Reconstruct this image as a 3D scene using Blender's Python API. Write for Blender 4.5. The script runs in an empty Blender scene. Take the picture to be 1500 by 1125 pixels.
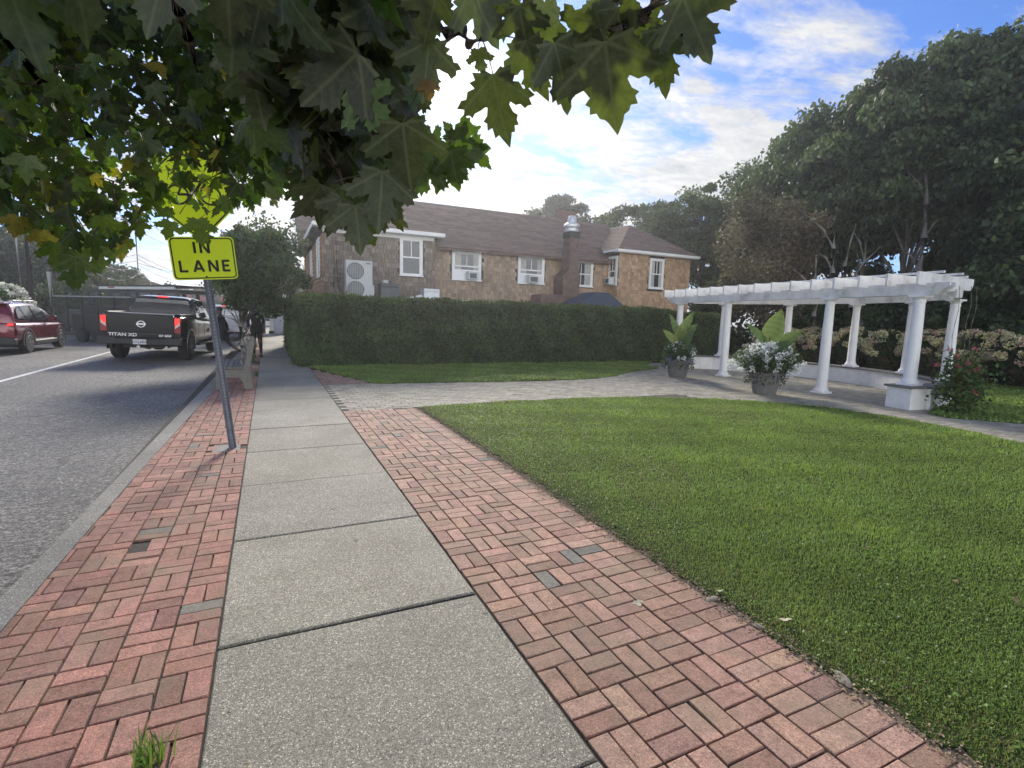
CLOUD_B=3.3; CLOUD_G1=1.3; CLOUD_G2=3.0; CLOUD_G3=12.0; SKY_TINT=(.34,.50,.84,1); SKY_S=.13
SUN_S=3.6; SUN_A=10.0; EXPO=0.70
HAZE=0.0015; HAZE_G=0.72
import bpy, bmesh, math, random
import numpy as np
from mathutils import Vector, Matrix
R=math.radians
random.seed(7); rs=np.random.RandomState(11)
scn=bpy.context.scene; COL=scn.collection
# ---------------- camera (measured from the street grid) ----------------
CAM=np.array([[0.90410,0.03034,-0.42624],[-0.42662,0.12859,-0.89524],[0.02764,0.99123,0.12921]])
def _ray(x,y):
    v=np.array([x-750.,562.5-y,-750.]); return v/np.linalg.norm(v)
_s=0.028
_v1=_ray(392,455); _v2=_ray(1492,455+_s*1100)
_up=np.cross(_v2,_v1); _up/=np.linalg.norm(_up)
if _up[1]<0:_up=-_up
_X=np.cross(_v1,_up); _X/=np.linalg.norm(_X)
CAM=np.array([_X,_v1,_up]); EYE=np.array([0,0,1.6])
def ray(px,py): return CAM@_ray(px,py)
def atY(px,py,Y): d=ray(px,py); return d*(Y/d[1])+EYE
def atZ(px,py,z=0): d=ray(px,py); return d*((z-1.6)/d[2])+EYE
def atD(px,py,D): d=ray(px,py); return d*(D/math.hypot(d[0],d[1]))+EYE
def pix(P):
    c=CAM.T@(np.asarray(P)-EYE); return (750-750*c[0]/c[2], 562.5+750*c[1]/c[2])
def pixn(P):
    c=(np.asarray(P)-EYE)@CAM; return 750-750*c[:,0]/c[:,2], 562.5+750*c[:,1]/c[:,2], -c[:,2]
cam=bpy.data.cameras.new('camera'); cam.sensor_width=36; cam.lens=18; cam.clip_start=.05; cam.clip_end=3000
co=bpy.data.objects.new('camera',cam); COL.objects.link(co)
m4=Matrix.Identity(4)
for i in range(3):
    for j in range(3): m4[i][j]=CAM[i][j]
m4[2][3]=1.6
co.matrix_world=m4; scn.camera=co
# ---------------- materials ----------------
class NT:
    def __init__(s,name):
        s.m=bpy.data.materials.new(name); s.m.use_nodes=True; s.t=s.m.node_tree; s.n=s.t.nodes; s.n.clear()
        s.out=s.n.new('ShaderNodeOutputMaterial')
    def new(s,t,**k):
        n=s.n.new(t)
        for a,b in k.items(): setattr(n,a,b)
        return n
    def link(s,a,b): s.t.links.new(a,b)
    def pos(s): return s.new('ShaderNodeNewGeometry').outputs['Position']
    def noise(s,scale,detail=3,rough=.6,vec=None,dist=0):
        n=s.new('ShaderNodeTexNoise'); n.inputs['Scale'].default_value=scale; n.inputs['Detail'].default_value=detail
        n.inputs['Roughness'].default_value=rough; n.inputs['Distortion'].default_value=dist
        s.link(vec if vec else s.pos(),n.inputs['Vector']); return n.outputs['Fac']
    def ramp(s,fac,stops):
        r=s.new('ShaderNodeValToRGB'); e=r.color_ramp.elements
        while len(e)<len(stops): e.new(.5)
        for q,(p,c) in zip(e,stops):
            q.position=p; q.color=(c[0],c[1],c[2],1) if not isinstance(c,(int,float)) else (c,c,c,1)
        s.link(fac,r.inputs['Fac']); return r.outputs['Color']
    def mix(s,a,b,fac,mode='MIX'):
        n=s.new('ShaderNodeMix',data_type='RGBA',blend_type=mode)
        for sock,v in ((n.inputs[0],fac),(n.inputs[6],a),(n.inputs[7],b)):
            if hasattr(v,'is_linked') or hasattr(v,'node'): s.link(v,sock)
            elif isinstance(v,(int,float)): sock.default_value=v
            else: sock.default_value=(v[0],v[1],v[2],1)
        return n.outputs[2]
    def attr(s,name='tint'):
        n=s.new('ShaderNodeAttribute'); n.attribute_name=name; return n.outputs['Color']
    def bump(s,h,strength=.3,dist=.01):
        n=s.new('ShaderNodeBump'); n.inputs['Strength'].default_value=strength; n.inputs['Distance'].default_value=dist
        s.link(h,n.inputs['Height']); return n.outputs['Normal']
    def bsdf(s,col,rough=.6,metal=0,normal=None,spec=.5,coat=0):
        b=s.new('ShaderNodeBsdfPrincipled')
        if hasattr(col,'node'): s.link(col,b.inputs['Base Color'])
        else: b.inputs['Base Color'].default_value=(*col,1)
        if hasattr(rough,'node'): s.link(rough,b.inputs['Roughness'])
        else: b.inputs['Roughness'].default_value=rough
        b.inputs['Metallic'].default_value=metal; b.inputs['Specular IOR Level'].default_value=spec
        b.inputs['Coat Weight'].default_value=coat
        if normal: s.link(normal,b.inputs['Normal'])
        return b
    def done(s,b): s.link(b.outputs[0],s.out.inputs['Surface']); return s.m
def simple(name,col,rough=.6,metal=0,var=.15,scale=6,bump=0,bscale=60,spec=.5,coat=0):
    t=NT(name)
    c=t.ramp(t.noise(scale,4),[(.3,[x*(1-var) for x in col]),(.7,[min(1,x*(1+var)) for x in col])])
    nm=t.bump(t.noise(bscale,3),bump,.004) if bump else None
    return t.done(t.bsdf(c,rough,metal,nm,spec,coat))
def tinted(name,rough=.85,nscale=90,nvar=.25,bump=.35,stain=None,bdist=.003,spec=.3):
    """base colour = per-face tint attribute times fine grain"""
    t=NT(name); g=t.noise(nscale,5,.7)
    c=t.mix(t.attr(),t.ramp(g,[(.3,1-nvar),(.7,1+nvar*.0+.0)]),1,'MULTIPLY')
    c=t.mix(c,t.ramp(t.noise(nscale*3.1,2,.6),[(.34,.35),(.46,.9),(.6,1.1),(.72,1.7)]),.75,'MULTIPLY')
    if stain:
        c=t.mix(c,t.ramp(t.noise(13,5,.75),[(.32,.62),(.5,1),(.68,1.25)]),.8,'MULTIPLY')
        c=t.mix(c,stain,t.ramp(t.noise(2.3,6,.75),[(.46,0),(.66,.62)]))
        c=t.mix(c,[q*.35 for q in stain],t.ramp(t.noise(31,5,.8),[(.60,0),(.70,.6)]))
    return t.done(t.bsdf(c,rough,0,t.bump(g,bump,bdist),spec))
def leafy(name,trans=(.25,.4,.05),tw=.35,rough=.5,spec=.35,mult=False):
    t=NT(name); a=t.attr()
    b=t.bsdf(a,rough,0,None,spec)
    tr=t.new('ShaderNodeBsdfTranslucent'); t.link(t.mix(a,trans,1,'MULTIPLY') if mult else t.mix(a,trans,.55),tr.inputs['Color'])
    mx=t.new('ShaderNodeMixShader'); mx.inputs[0].default_value=tw
    t.link(b.outputs[0],mx.inputs[1]); t.link(tr.outputs[0],mx.inputs[2])
    return t.done(mx)
M={}
M['brick']=tinted('brick_clay',.85,75,.5,.7,(.24,.19,.13),.005)
M['paver']=tinted('paver_stone',.85,60,.22,.4,(.19,.17,.12),.003)
M['shingle']=tinted('cedar_shingle',.85,25,.35,.3,None,.004)
M['roofing']=tinted('asphalt_shingle',.9,60,.3,.3)
M['leaf']=leafy('leaf_maple',(2.1,2.5,.5),.30,mult=True)
def _maple():
    t=NT('leaf_maple'); a=t.attr(); sp=t.new('ShaderNodeSeparateXYZ'); t.link(t.attr('leafco'),sp.inputs[0])
    def m(op,a_,b_=None):
        n=t.new('ShaderNodeMath',operation=op)
        for i,v in enumerate((a_,b_)):
            if v is None: continue
            if hasattr(v,'node'): t.link(v,n.inputs[i])
            else: n.inputs[i].default_value=v
        return n.outputs[0]
    x=m('ABSOLUTE',sp.outputs[0]); y=sp.outputs[1]
    def line(dx,dy,ox=0,oy=0):
        l=math.hypot(dx,dy); dx/=l;dy/=l
        return m('ABSOLUTE',m('SUBTRACT',m('MULTIPLY',m('SUBTRACT',x,ox),dy),m('MULTIPLY',m('SUBTRACT',y,oy),dx)))
    d=m('MINIMUM',x,m('MINIMUM',line(.66,.44),line(.40,-.03)))
    d2=m('MINIMUM',line(.3,.3,0,.45),m('MINIMUM',line(.22,.22,0,.65),m('MINIMUM',line(.05,.3,.25,.17),line(.3,.02,.3,.2))))
    v=t.ramp(d,[(.0,1),(.012,.85),(.03,0)]); v2=t.ramp(d2,[(0,.5),(.012,.0)])
    vv=t.mix(v,v2,1,'LIGHTEN')
    nz=t.ramp(t.noise(60,4,.7),[(.35,.72),(.65,1.2)])
    a2=t.mix(a,nz,1,'MULTIPLY')
    a3=t.mix(a2,(.22,.26,.12),m('MULTIPLY',vv,.45))
    b=t.bsdf(a3,.42,0,t.bump(d,.3,.004),.4)
    tr=t.new('ShaderNodeBsdfTranslucent'); tc_=t.mix(a2,(2.1,2.5,.5),1,'MULTIPLY'); t.link(t.mix(tc_,(.04,.06,.01),m('MULTIPLY',vv,.6)),tr.inputs['Color'])
    mx=t.new('ShaderNodeMixShader'); mx.inputs[0].default_value=.30; t.link(b.outputs[0],mx.inputs[1]); t.link(tr.outputs[0],mx.inputs[2]); return t.done(mx)
M['leaf']=_maple()
M['leaf_far']=leafy('leaf_tree',(.18,.25,.08),.25,.6,.3)
M['petal']=leafy('petal',(.8,.8,.75),.25,.6,.2)
M['grass']=leafy('grass_blade',(.34,.48,.07),.35,.5,.3)
M['bark']=simple('bark',(.11,.09,.07),.9,0,.45,14,.9,40)
M['bark_pale']=simple('bark_pale',(.24,.22,.19),.9,0,.35,10,.8,35)
M['twig']=simple('twig',(.10,.075,.05),.8,0,.3,30)
def _asphalt():
    t=NT('asphalt')
    big=t.ramp(t.noise(.35,5,.6),[(.35,(.110,.106,.098)),(.65,(.178,.168,.150))])
    ag=t.ramp(t.noise(48,4,.8),[(.34,.25),(.5,.95),(.66,2.6)])
    c=t.mix(big,ag,1,'MULTIPLY')
    c=t.mix(c,t.ramp(t.noise(17,4,.85),[(.36,.45),(.5,1),(.64,1.75)]),.85,'MULTIPLY')
    c=t.mix(c,(.055,.055,.057),t.ramp(t.noise(.55,6,.75,dist=1.5),[(.56,0),(.68,.6)]))
    v=t.new('ShaderNodeTexVoronoi',feature='DISTANCE_TO_EDGE'); v.inputs['Scale'].default_value=.35
    p=t.new('ShaderNodeVectorMath',operation='ADD'); nn=t.new('ShaderNodeTexNoise'); nn.inputs['Scale'].default_value=1.2; t.link(t.pos(),nn.inputs['Vector'])
    t.link(t.pos(),p.inputs[0]); t.link(nn.outputs['Color'],p.inputs[1]); t.link(p.outputs[0],v.inputs['Vector'])
    crack=t.ramp(v.outputs['Distance'],[(0,.4),(.010,1)])
    c=t.mix(c,crack,.8,'MULTIPLY')
    return t.done(t.bsdf(c,.8,0,t.bump(t.noise(48,4,.8),.9,.012),.4))
M['asphalt']=_asphalt()
def _concrete(name,c0,c1,agg=1.0,stain=(.2,.18,.13),slab=False):
    t=NT(name)
    c=t.ramp(t.noise(1.1,6,.65),[(.3,c0),(.7,c1)])
    v=t.new('ShaderNodeTexVoronoi'); v.inputs['Scale'].default_value=215; t.link(t.pos(),v.inputs['Vector'])
    hs=t.new('ShaderNodeSeparateColor'); t.link(v.outputs['Color'],hs.inputs[0])
    c=t.mix(c,t.ramp(hs.outputs[0],[(.0,.35),(.2,.8),(.75,1.05),(.9,1.4),(1,2.7)]),agg,'MULTIPLY')
    c=t.mix(c,t.ramp(t.noise(60,3,.7),[(.35,.7),(.6,1.1)]),.7,'MULTIPLY')
    c=t.mix(c,stain,t.ramp(t.noise(3.5,6,.7),[(.54,0),(.75,.5)]))
    if slab:
        c=t.mix(c,t.attr(),1,'MULTIPLY')
        g=t.new('ShaderNodeTexVoronoi'); g.inputs['Scale'].default_value=2.6; t.link(t.pos(),g.inputs['Vector'])
        c=t.mix(c,(.05,.048,.045),t.ramp(g.outputs['Distance'],[(0,.75),(.035,.6),(.05,0)]))
        c=t.mix(c,(.15,.15,.10),t.ramp(t.noise(.8,6,.7,dist=1),[(.5,0),(.72,.45)]))
    return t.done(t.bsdf(c,.85,0,t.bump(v.outputs['Distance'],.5,.004),.3))
M['concrete']=_concrete('concrete_aggregate',(.26,.24,.195),(.36,.338,.275),slab=True)
M['kerb']=_concrete('kerb_concrete',(.20,.19,.165),(.30,.285,.25),.8)
M['bench_conc']=_concrete('bench_concrete',(.16,.155,.14),(.26,.25,.22),.5,(.14,.12,.03))
M['wall_white']=simple('white_painted_block',(.80,.79,.76),.7,0,.10,5,.5,12)
M['paint_white']=simple('white_paint',(.86,.85,.83),.45,0,.05,3,.15,40)
def _pw():
    t=NT('weathered_white_paint')
    c=t.ramp(t.noise(2.2,6,.7),[(.32,(.50,.49,.46)),(.45,(.74,.73,.70)),(.6,(.87,.86,.83))])
    return t.done(t.bsdf(c,.5,0,t.bump(t.noise(25,3),.2,.004),.4))
M['paint_worn']=_pw()
M['cap_stone']=simple('cap_stone',(.15,.145,.135),.8,0,.3,9,.6,50)
M['soil']=simple('soil',(.075,.055,.035),.95,0,.5,25,1,90)
M['soil_dry']=simple('soil_dry',(.12,.092,.062),.95,0,.5,30,1,100)
M['litter_and_hole_light']=simple('pale_leaf_and_hole_light',(.42,.38,.28),.8,0,.3,60)
M['dead_leaf']=simple('dead_leaf',(.26,.17,.09),.8,0,.3,40)
M['sand']=simple('joint_sand',(.05,.042,.032),.95,0,.4,40,.8,120)
def _lawn():
    t=NT('lawn_turf')
    c=t.ramp(t.noise(.9,6,.7),[(.3,(.030,.048,.012)),(.55,(.045,.07,.016)),(.75,(.08,.085,.03))])
    c=t.mix(c,t.ramp(t.noise(70,3,.7),[(.3,.45),(.65,1.3)]),.9,'MULTIPLY')
    return t.done(t.bsdf(c,.9,0,t.bump(t.noise(60,3,.7),1,.02),.1))
M['lawn']=_lawn()
M['line']=simple('road_paint',(.62,.61,.58),.7,0,.25,18)
M['steel']=simple('galvanised_steel',(.15,.17,.21),.5,.55,.2,9,.2,60)
M['sign_yellow']=simple('sign_fluorescent_yellow',(.80,.98,.015),.38,0,.03,8)
M['sign_black']=simple('sign_black',(.012,.012,.014),.5)
M['glass']=simple('window_glass',(.035,.045,.05),.08,0,.3,2,0,60,.8)
M['curtain']=simple('curtain',(.45,.44,.40),.9,0,.2,14)
M['car_glass']=simple('car_glass',(.012,.014,.017),.06,0,.2,2,0,60,.8)
M['paint_black']=simple('car_paint_black',(.006,.006,.007),.16,0,.1,2,0,60,.35,.25)
M['paint_red']=simple('car_paint_red',(.17,.010,.022),.16,.25,.1,2,0,60,.6,1)
M['paint_car_white']=simple('car_paint_white',(.62,.64,.67),.2,0,.04,2,0,60,.5,1)
M['plastic_black']=simple('plastic_black',(.015,.015,.016),.55)
M['rubber']=simple('tyre_rubber',(.016,.016,.017),.8)
M['chrome']=simple('chrome',(.65,.66,.68),.18,1,.05)
M['rim']=simple('wheel_alloy',(.35,.36,.37),.3,.9,.1)
def emis(name,col,st,base):
    t=NT(name); b=t.bsdf(base,.25,0,None,.5); b.inputs['Emission Color'].default_value=(*col,1); b.inputs['Emission Strength'].default_value=st
    return t.done(b)
M['lamp_red']=emis('tail_lamp_lit',(1,.03,.02),1.0,(.5,.01,.01))
M['lamp_clear']=simple('lamp_clear',(.7,.55,.55),.2)
M['lamp_dark']=simple('lamp_red_unlit',(.25,.01,.015),.2,0,.1,2,0,60,.6)
M['wood_grey']=simple('weathered_wood',(.17,.16,.14),.85,0,.35,22,.6,60)
M['ac_white']=simple('ac_casing',(.55,.56,.54),.5,0,.06,4)
M['ac_dark']=simple('ac_grille',(.10,.11,.11),.6,0,.2,20)
M['duct']=simple('duct_brown',(.15,.10,.08),.75,0,.3,5,.3,30)
M['duct_dark']=simple('steel_dark',(.05,.045,.042),.7,0,.2,5)
M['brick_far']=simple('chimney_brick',(.20,.135,.11),.9,0,.3,20,.6,50)
M['metal_grey']=simple('metal_grey',(.11,.115,.12),.5,.3,.15,6)
M['metal_white']=simple('metal_white',(.62,.63,.64),.35,.3,.1,6)
M['membrane']=simple('flat_roof_membrane',(.42,.43,.43),.8,0,.2,3)
M['slate']=simple('slate_blue_shingle',(.06,.075,.10),.85,0,.35,14,.6,24)
M['pot']=simple('planter_clay_grey',(.17,.165,.155),.8,0,.15,7,.3,50)
M['skin_dark']=simple('skin_dark',(.11,.06,.04),.6)
M['skin']=simple('skin',(.34,.20,.15),.6)
M['cloth_black']=simple('cloth_black',(.010,.010,.013),.9,0,.3,12,.4,40)
M['cloth_navy']=simple('cloth_navy',(.014,.016,.028),.9,0,.3,12,.4,40)
M['cloth_white']=simple('cloth_white',(.6,.6,.6),.9)
M['beige_wall']=simple('beige_stucco',(.36,.31,.24),.9,0,.1,3)
M['red_wall']=simple('red_brick_wall',(.25,.10,.07),.9,0,.2,12)
M['pole']=simple('utility_pole_wood',(.055,.045,.04),.9,0,.3,12)
M['wire']=simple('wire_grey',(.16,.16,.17),.6)
M['wire_black']=simple('wire_black',(.02,.02,.02),.6)
M['flag']=simple('flag_cloth',(.5,.22,.22),.8,0,.5,6)
M['yellow']=simple('yellow_paint',(.6,.42,.05),.5)
M['red_paint']=simple('red_paint',(.35,.03,.02),.5)
M['rope']=simple('rope_tan',(.25,.22,.16),.9)
M['stone']=simple('edge_stone',(.24,.21,.16),.9,0,.35,12,.8,40)
M['hedge_dark']=simple('hedge_dark',(.022,.035,.014),.9,0,.5,8)
M['litter']=tinted('leaf_litter',.9,60,.3,.3)
M['trailer_mesh']=simple('mesh_panel_dark',(.035,.033,.030),.55,.2,.25,9)
# ---------------- mesh helpers ----------------
def tag(o,label=None,cat=None,group=None,kind=None):
    if label:o['label']=label
    if cat:o['category']=cat
    if group:o['group']=group
    if kind:o['kind']=kind
    return o
def empty(name,loc=(0,0,0),rz=0,label=None,cat=None,group=None):
    o=bpy.data.objects.new(name,None); COL.objects.link(o); o.location=loc; o.rotation_euler=(0,0,rz); o.empty_display_size=.2
    return tag(o,label,cat,group)
def copy_tree(o,parent=None):
    c=o.copy(); COL.objects.link(c); c.parent=parent
    if parent is not None: c.matrix_parent_inverse=o.matrix_parent_inverse.copy()
    for ch in list(o.children): copy_tree(ch,c)
    return c
def link_mesh(name,me,mat,parent=None,smooth=False):
    o=bpy.data.objects.new(name,me); COL.objects.link(o)
    if mat is not None: me.materials.append(M[mat] if isinstance(mat,str) else mat)
    if parent is not None:o.parent=parent
    me.polygons.foreach_set('use_smooth',[bool(smooth)]*len(me.polygons))
    return o
class MB:
    def __init__(s): s.v=[];s.f=[];s.c=[]
    def add(s,vs,fs,c=None):
        b=len(s.v); s.v+= [tuple(map(float,q)) for q in vs]; s.f+=[tuple(b+i for i in f) for f in fs]
        s.c+=[c or (1,1,1)]*len(fs); return s
    def box(s,x0,x1,y0,y1,z0,z1,c=None,ch=0):
        if ch<=0:
            vs=[(x,y,z) for z in (z0,z1) for x,y in ((x0,y0),(x1,y0),(x1,y1),(x0,y1))]
            return s.add(vs,[(3,2,1,0),(4,5,6,7),(0,1,5,4),(1,2,6,5),(2,3,7,6),(3,0,4,7)],c)
        k=min(ch,(x1-x0)*.45,(y1-y0)*.45,(z1-z0)*.45)
        rings=[]
        for z,i in ((z0,k),(z0+k,0),(z1-k,0),(z1,k)):
            rings.append([(x0+i,y0+k*(1 if i else 1),z),(x0+k,y0+i,z),(x1-k,y0+i,z),(x1-i,y0+k,z),(x1-i,y1-k,z),(x1-k,y1-i,z),(x0+k,y1-i,z),(x0+i,y1-k,z)])
        return s.loft(rings,c)
    def loft(s,rings,c=None,cap=True):
        n=len(rings[0]); vs=[p for r in rings for p in r]; fs=[]
        for i in range(len(rings)-1):
            for j in range(n): fs.append((i*n+j,i*n+(j+1)%n,(i+1)*n+(j+1)%n,(i+1)*n+j))
        if cap: fs.append(tuple(range(n))[::-1]); fs.append(tuple((len(rings)-1)*n+j for j in range(n)))
        return s.add(vs,fs,c)
    def prism(s,poly,axis,a,b,c=None):
        """poly (u,v) extruded along axis from a to b; axis x:(y,z) y:(x,z) z:(x,y)"""
        def P(u,v,w): return (w,u,v) if axis=='x' else ((u,w,v) if axis=='y' else (u,v,w))
        n=len(poly); vs=[P(u,v,a) for u,v in poly]+[P(u,v,b) for u,v in poly]
        fs=[tuple(range(n))[::-1],tuple(range(n,2*n))]+[(i,(i+1)%n,n+(i+1)%n,n+i) for i in range(n)]
        return s.add(vs,fs,c)
    def tube(s,pts,rad,n=8,c=None):
        pts=[Vector(p) for p in pts]; r=rad if isinstance(rad,(list,tuple)) else [rad]*len(pts); rings=[]
        ref=Vector((0,0,1))
        for i,p in enumerate(pts):
            d=(pts[min(i+1,len(pts)-1)]-pts[max(i-1,0)]); d.normalize()
            if abs(d.dot(ref))>.95: ref=Vector((1,0,0))
            a=d.cross(ref).normalized(); b=d.cross(a).normalized(); ref=-b if b.dot(ref)<0 else b
            ref=b
            rings.append([tuple(p+(a*math.cos(t)+b*math.sin(t))*r[i]) for t in [2*math.pi*k/n for k in range(n)]])
        return s.loft(rings,c)
    def lathe(s,prof,cx=0,cy=0,n=20,c=None,axis='z'):
        rings=[]
        for r,z in prof:
            rg=[]
            for k in range(n):
                t=2*math.pi*k/n; u,v=r*math.cos(t),r*math.sin(t)
                rg.append((cx+u,cy+v,z) if axis=='z' else ((z,cx+u,cy+v) if axis=='x' else (cx+u,z,cy+v)))
            rings.append(rg)
        return s.loft(rings,c)
    def bar(s,a,b,w,h,up=(0,0,1),c=None):
        a=Vector(a);b=Vector(b);d=(b-a).normalized();u=Vector(up);x=d.cross(u).normalized();z=x.cross(d).normalized()
        rings=[[tuple(p+x*i*w/2+z*j*h/2) for i,j in ((-1,-1),(1,-1),(1,1),(-1,1))] for p in (a,b)]
        return s.loft(rings,c)
    def xf(s,mat,start=0):
        for i in range(start,len(s.v)): s.v[i]=tuple(mat@Vector(s.v[i]))
        return s
    def build(s,name,mat,parent=None,smooth=False,bevel=0,seg=1):
        me=bpy.data.meshes.new(name); me.from_pydata(s.v,[],s.f); me.update()
        bm=bmesh.new(); bm.from_mesh(me); bmesh.ops.recalc_face_normals(bm,faces=bm.faces); bm.to_mesh(me); bm.free()
        if any(q!=(1,1,1) for q in s.c):
            at=me.attributes.new('tint','FLOAT_COLOR','FACE'); at.data.foreach_set('color',[x for q in s.c for x in (*q,1)])
        o=link_mesh(name,me,mat,parent,False)
        if smooth:
            me.polygons.foreach_set('use_smooth',[True]*len(me.polygons)); me.set_sharp_from_angle(angle=R(38))
        if bevel:
            b=o.modifiers.new('bevel','BEVEL'); b.width=bevel; b.segments=seg; b.limit_method='ANGLE'; b.angle_limit=R(40)
        return o
def np_mesh(name,verts,faces,tint,mat,parent=None,smooth=False):
    """verts (N,3), faces list of arrays (M,k) with same total order, tint (nfaces,3)"""
    me=bpy.data.meshes.new(name)
    if not isinstance(faces,list): faces=[faces]
    loops=np.concatenate([f.ravel() for f in faces]); tot=np.concatenate([np.full(len(f),f.shape[1]) for f in faces])
    st=np.concatenate([[0],np.cumsum(tot)[:-1]])
    me.vertices.add(len(verts)); me.vertices.foreach_set('co',np.ascontiguousarray(verts,dtype=np.float32).ravel())
    me.loops.add(len(loops)); me.loops.foreach_set('vertex_index',loops.astype(np.int32))
    me.polygons.add(len(tot)); me.polygons.foreach_set('loop_start',st.astype(np.int32)); me.polygons.foreach_set('loop_total',tot.astype(np.int32))
    me.update(calc_edges=True)
    if tint is not None:
        at=me.attributes.new('tint','FLOAT_COLOR','FACE'); q=np.ones((len(tot),4),dtype=np.float32); q[:,:3]=tint; at.data.foreach_set('color',q.ravel())
    return link_mesh(name,me,mat,parent,smooth)
def instance(tv,tf,pos,mats,tint,name,mat,parent=None,smooth=False):
    """tv (k,3) template verts; tf list of faces (same length groups ok); pos (n,3); mats (n,3,3) rows=axes scaled; tint (n,3)"""
    tv=np.asarray(tv,float); n=len(pos); k=len(tv)
    V=np.einsum('kj,nji->nki',tv,mats)+pos[:,None,:]
    groups={}
    for f in tf: groups.setdefault(len(f),[]).append(f)
    F=[];T=[]
    off=(np.arange(n)*k)[:,None,None]
    for L,fs in groups.items():
        a=np.array(fs)[None]+off; F.append(a.reshape(-1,L)); T.append(np.repeat(tint,len(fs),axis=0))
    return np_mesh(name,V.reshape(-1,3),F,np.concatenate(T),mat,parent,smooth)
def basis(axis,normal,scale):
    """rows: right, axis(tip), normal; arrays (n,3)"""
    a=axis/np.linalg.norm(axis,axis=1,keepdims=True)
    nn=normal-(normal*a).sum(1,keepdims=True)*a; nn/=np.linalg.norm(nn,axis=1,keepdims=True)+1e-9
    r=np.cross(a,nn); return np.stack([r,a,nn],1)*np.asarray(scale).reshape(-1,1,1)
def rnd(n,s=1): return rs.randn(n,3)*s
# far leaf: a pointed folded leaf
LEAF4=np.array([(0,0,0),(.34,.5,.06),(0,1,0),(-.34,.5,.06)]); LF4=[(0,1,2,3)]
def tints(base,n,vh=.15,vv=.35):
    base=np.array(base,float); t=base[None]*(1+rs.uniform(-vv,vv,(n,1)))*(1+rs.uniform(-vh,vh,(n,3))); return np.clip(t,0.002,1)
def text_mesh(txt,size,ext,bold=.0):
    c=bpy.data.curves.new('t','FONT'); c.body=txt; c.size=size; c.extrude=ext; c.offset=bold; c.align_x='CENTER'; c.align_y='CENTER'; c.resolution_u=3
    o=bpy.data.objects.new('t',c); COL.objects.link(o); bpy.context.view_layer.update()
    me=bpy.data.meshes.new_from_object(o.evaluated_get(bpy.context.evaluated_depsgraph_get())); bpy.data.objects.remove(o); me.materials.clear(); return me
def struct(o,kind='structure'): o['kind']=kind; return o
# ================= SETTING: ground, road, paving, lawns =================
gm=MB(); gm.add([(-350,-150,-.35),(350,-150,-.35),(350,400,-.35),(-350,400,-.35)],[(0,1,2,3)])
struct(gm.build('ground','lawn'))
def kx(y): return -1.40+.018*(y-3.3)            # outer kerb line
def kin(y): return kx(y)+.165+ (.0 if y<6 else .012*(min(y,14)-6))
def roadz(x): return -.12+.020*min(5.0,max(0,-1.4-x)) - .02*max(0,-6.4-x)
rows=[-30,-10,0,4,8,12,16,20,30,45,70,120,240]; xs=[0,-2,-3,-4,-5,-6.4,-8,-10,-13]
rm=MB(); vs=[];fs=[]
for y in rows:
    for i,x in enumerate(xs):
        X=kx(min(y,60))+.02 if i==0 else x
        vs.append((X,y,roadz(X)))
for a in range(len(rows)-1):
    for b in range(len(xs)-1):
        n=len(xs); fs.append((a*n+b,a*n+b+1,(a+1)*n+b+1,(a+1)*n+b))
rm.add(vs,fs); struct(rm.build('road','asphalt'))
mm=MB()
for y0,y1 in ((2,46),(50,120)):
    for x0,x1 in ((-5.22,-5.10),):
        k=12
        vv=[]
        for i in range(k+1):
            y=y0+(y1-y0)*i/k; vv+=[(x0-.004*(y-14),y,roadz(x0)+.005),(x1-.004*(y-14),y,roadz(x1)+.005)]
        mm.add(vv,[(2*i,2*i+1,2*i+3,2*i+2) for i in range(k)])
struct(mm.build('road_marking','line'))
# parking line fragments and manhole patch on the asphalt
pm=MB(); pm.add([(-13,20,-.0),(-13,26,0),(-30,26,0),(-30,20,0)],[(0,1,2,3)])
# kerb: stones with joints
km=MB(); y=-6.0
while y<60:
    L=2.9; y1=y+L-.01
    a,b=kx(y),kin(y); c,d=kx(y1),kin(y1)
    km.loft([[(a,y,-.3),(b,y,-.3),(b,y,.0),(a+.03,y,.005),(a,y,-.03)],[(c,y1,-.3),(d,y1,-.3),(d,y1,.0),(c+.03,y1,.005),(c,y1,-.03)]]); y+=L
struct(km.build('kerb','kerb'))
# far pavement across the road
fp=MB(); fp.box(-16,-13,-30,120,-.4,-.02); struct(fp.build('far_pavement','kerb'))
# bedding sheet under bricks
bd=MB(); bd.add([(-1.35,-6,-.013),(20,-6,-.013),(20,60,-.013),(-1.35,60,-.013)],[(0,1,2,3)]); struct(bd.build('soil','sand'))
# sidewalk slabs
sw=MB(); y=-3.63; k=0
joints=[]
while y<62:
    L=1.25; g=.006; dz=0
    y0a=y+g; y1a=y+L-g
    a0=a1=0
    if abs(y+L-2.62)<.03: a0,a1,dz=.0,-.045,.0       # the slab that has sunk a little at the wide joint
    xl,xr=-.262,1.045
    def Q(x,yy,z,ins): return (x,yy,z)
    up=.004 if k%3==0 else 0
    rings=[]
    for z,i in ((-.1,0),(-.006+up,0),(0+up,.006)):
        rings.append([(xl+i,y0a+i,z),(xr-i,y0a+i,z),(xr-i,y1a-i+a1*.5,z),(xl+i,y1a-i+a1*.25,z)])
    q_=[1.0,.94,1.05,1.02,.93,1.04,.98][k%7]; sw.loft(rings,(q_,q_*.995,q_*(.97 if k%3 else 1.0))); y+=L; k+=1
struct(sw.build('sidewalk','concrete',None))
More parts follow.
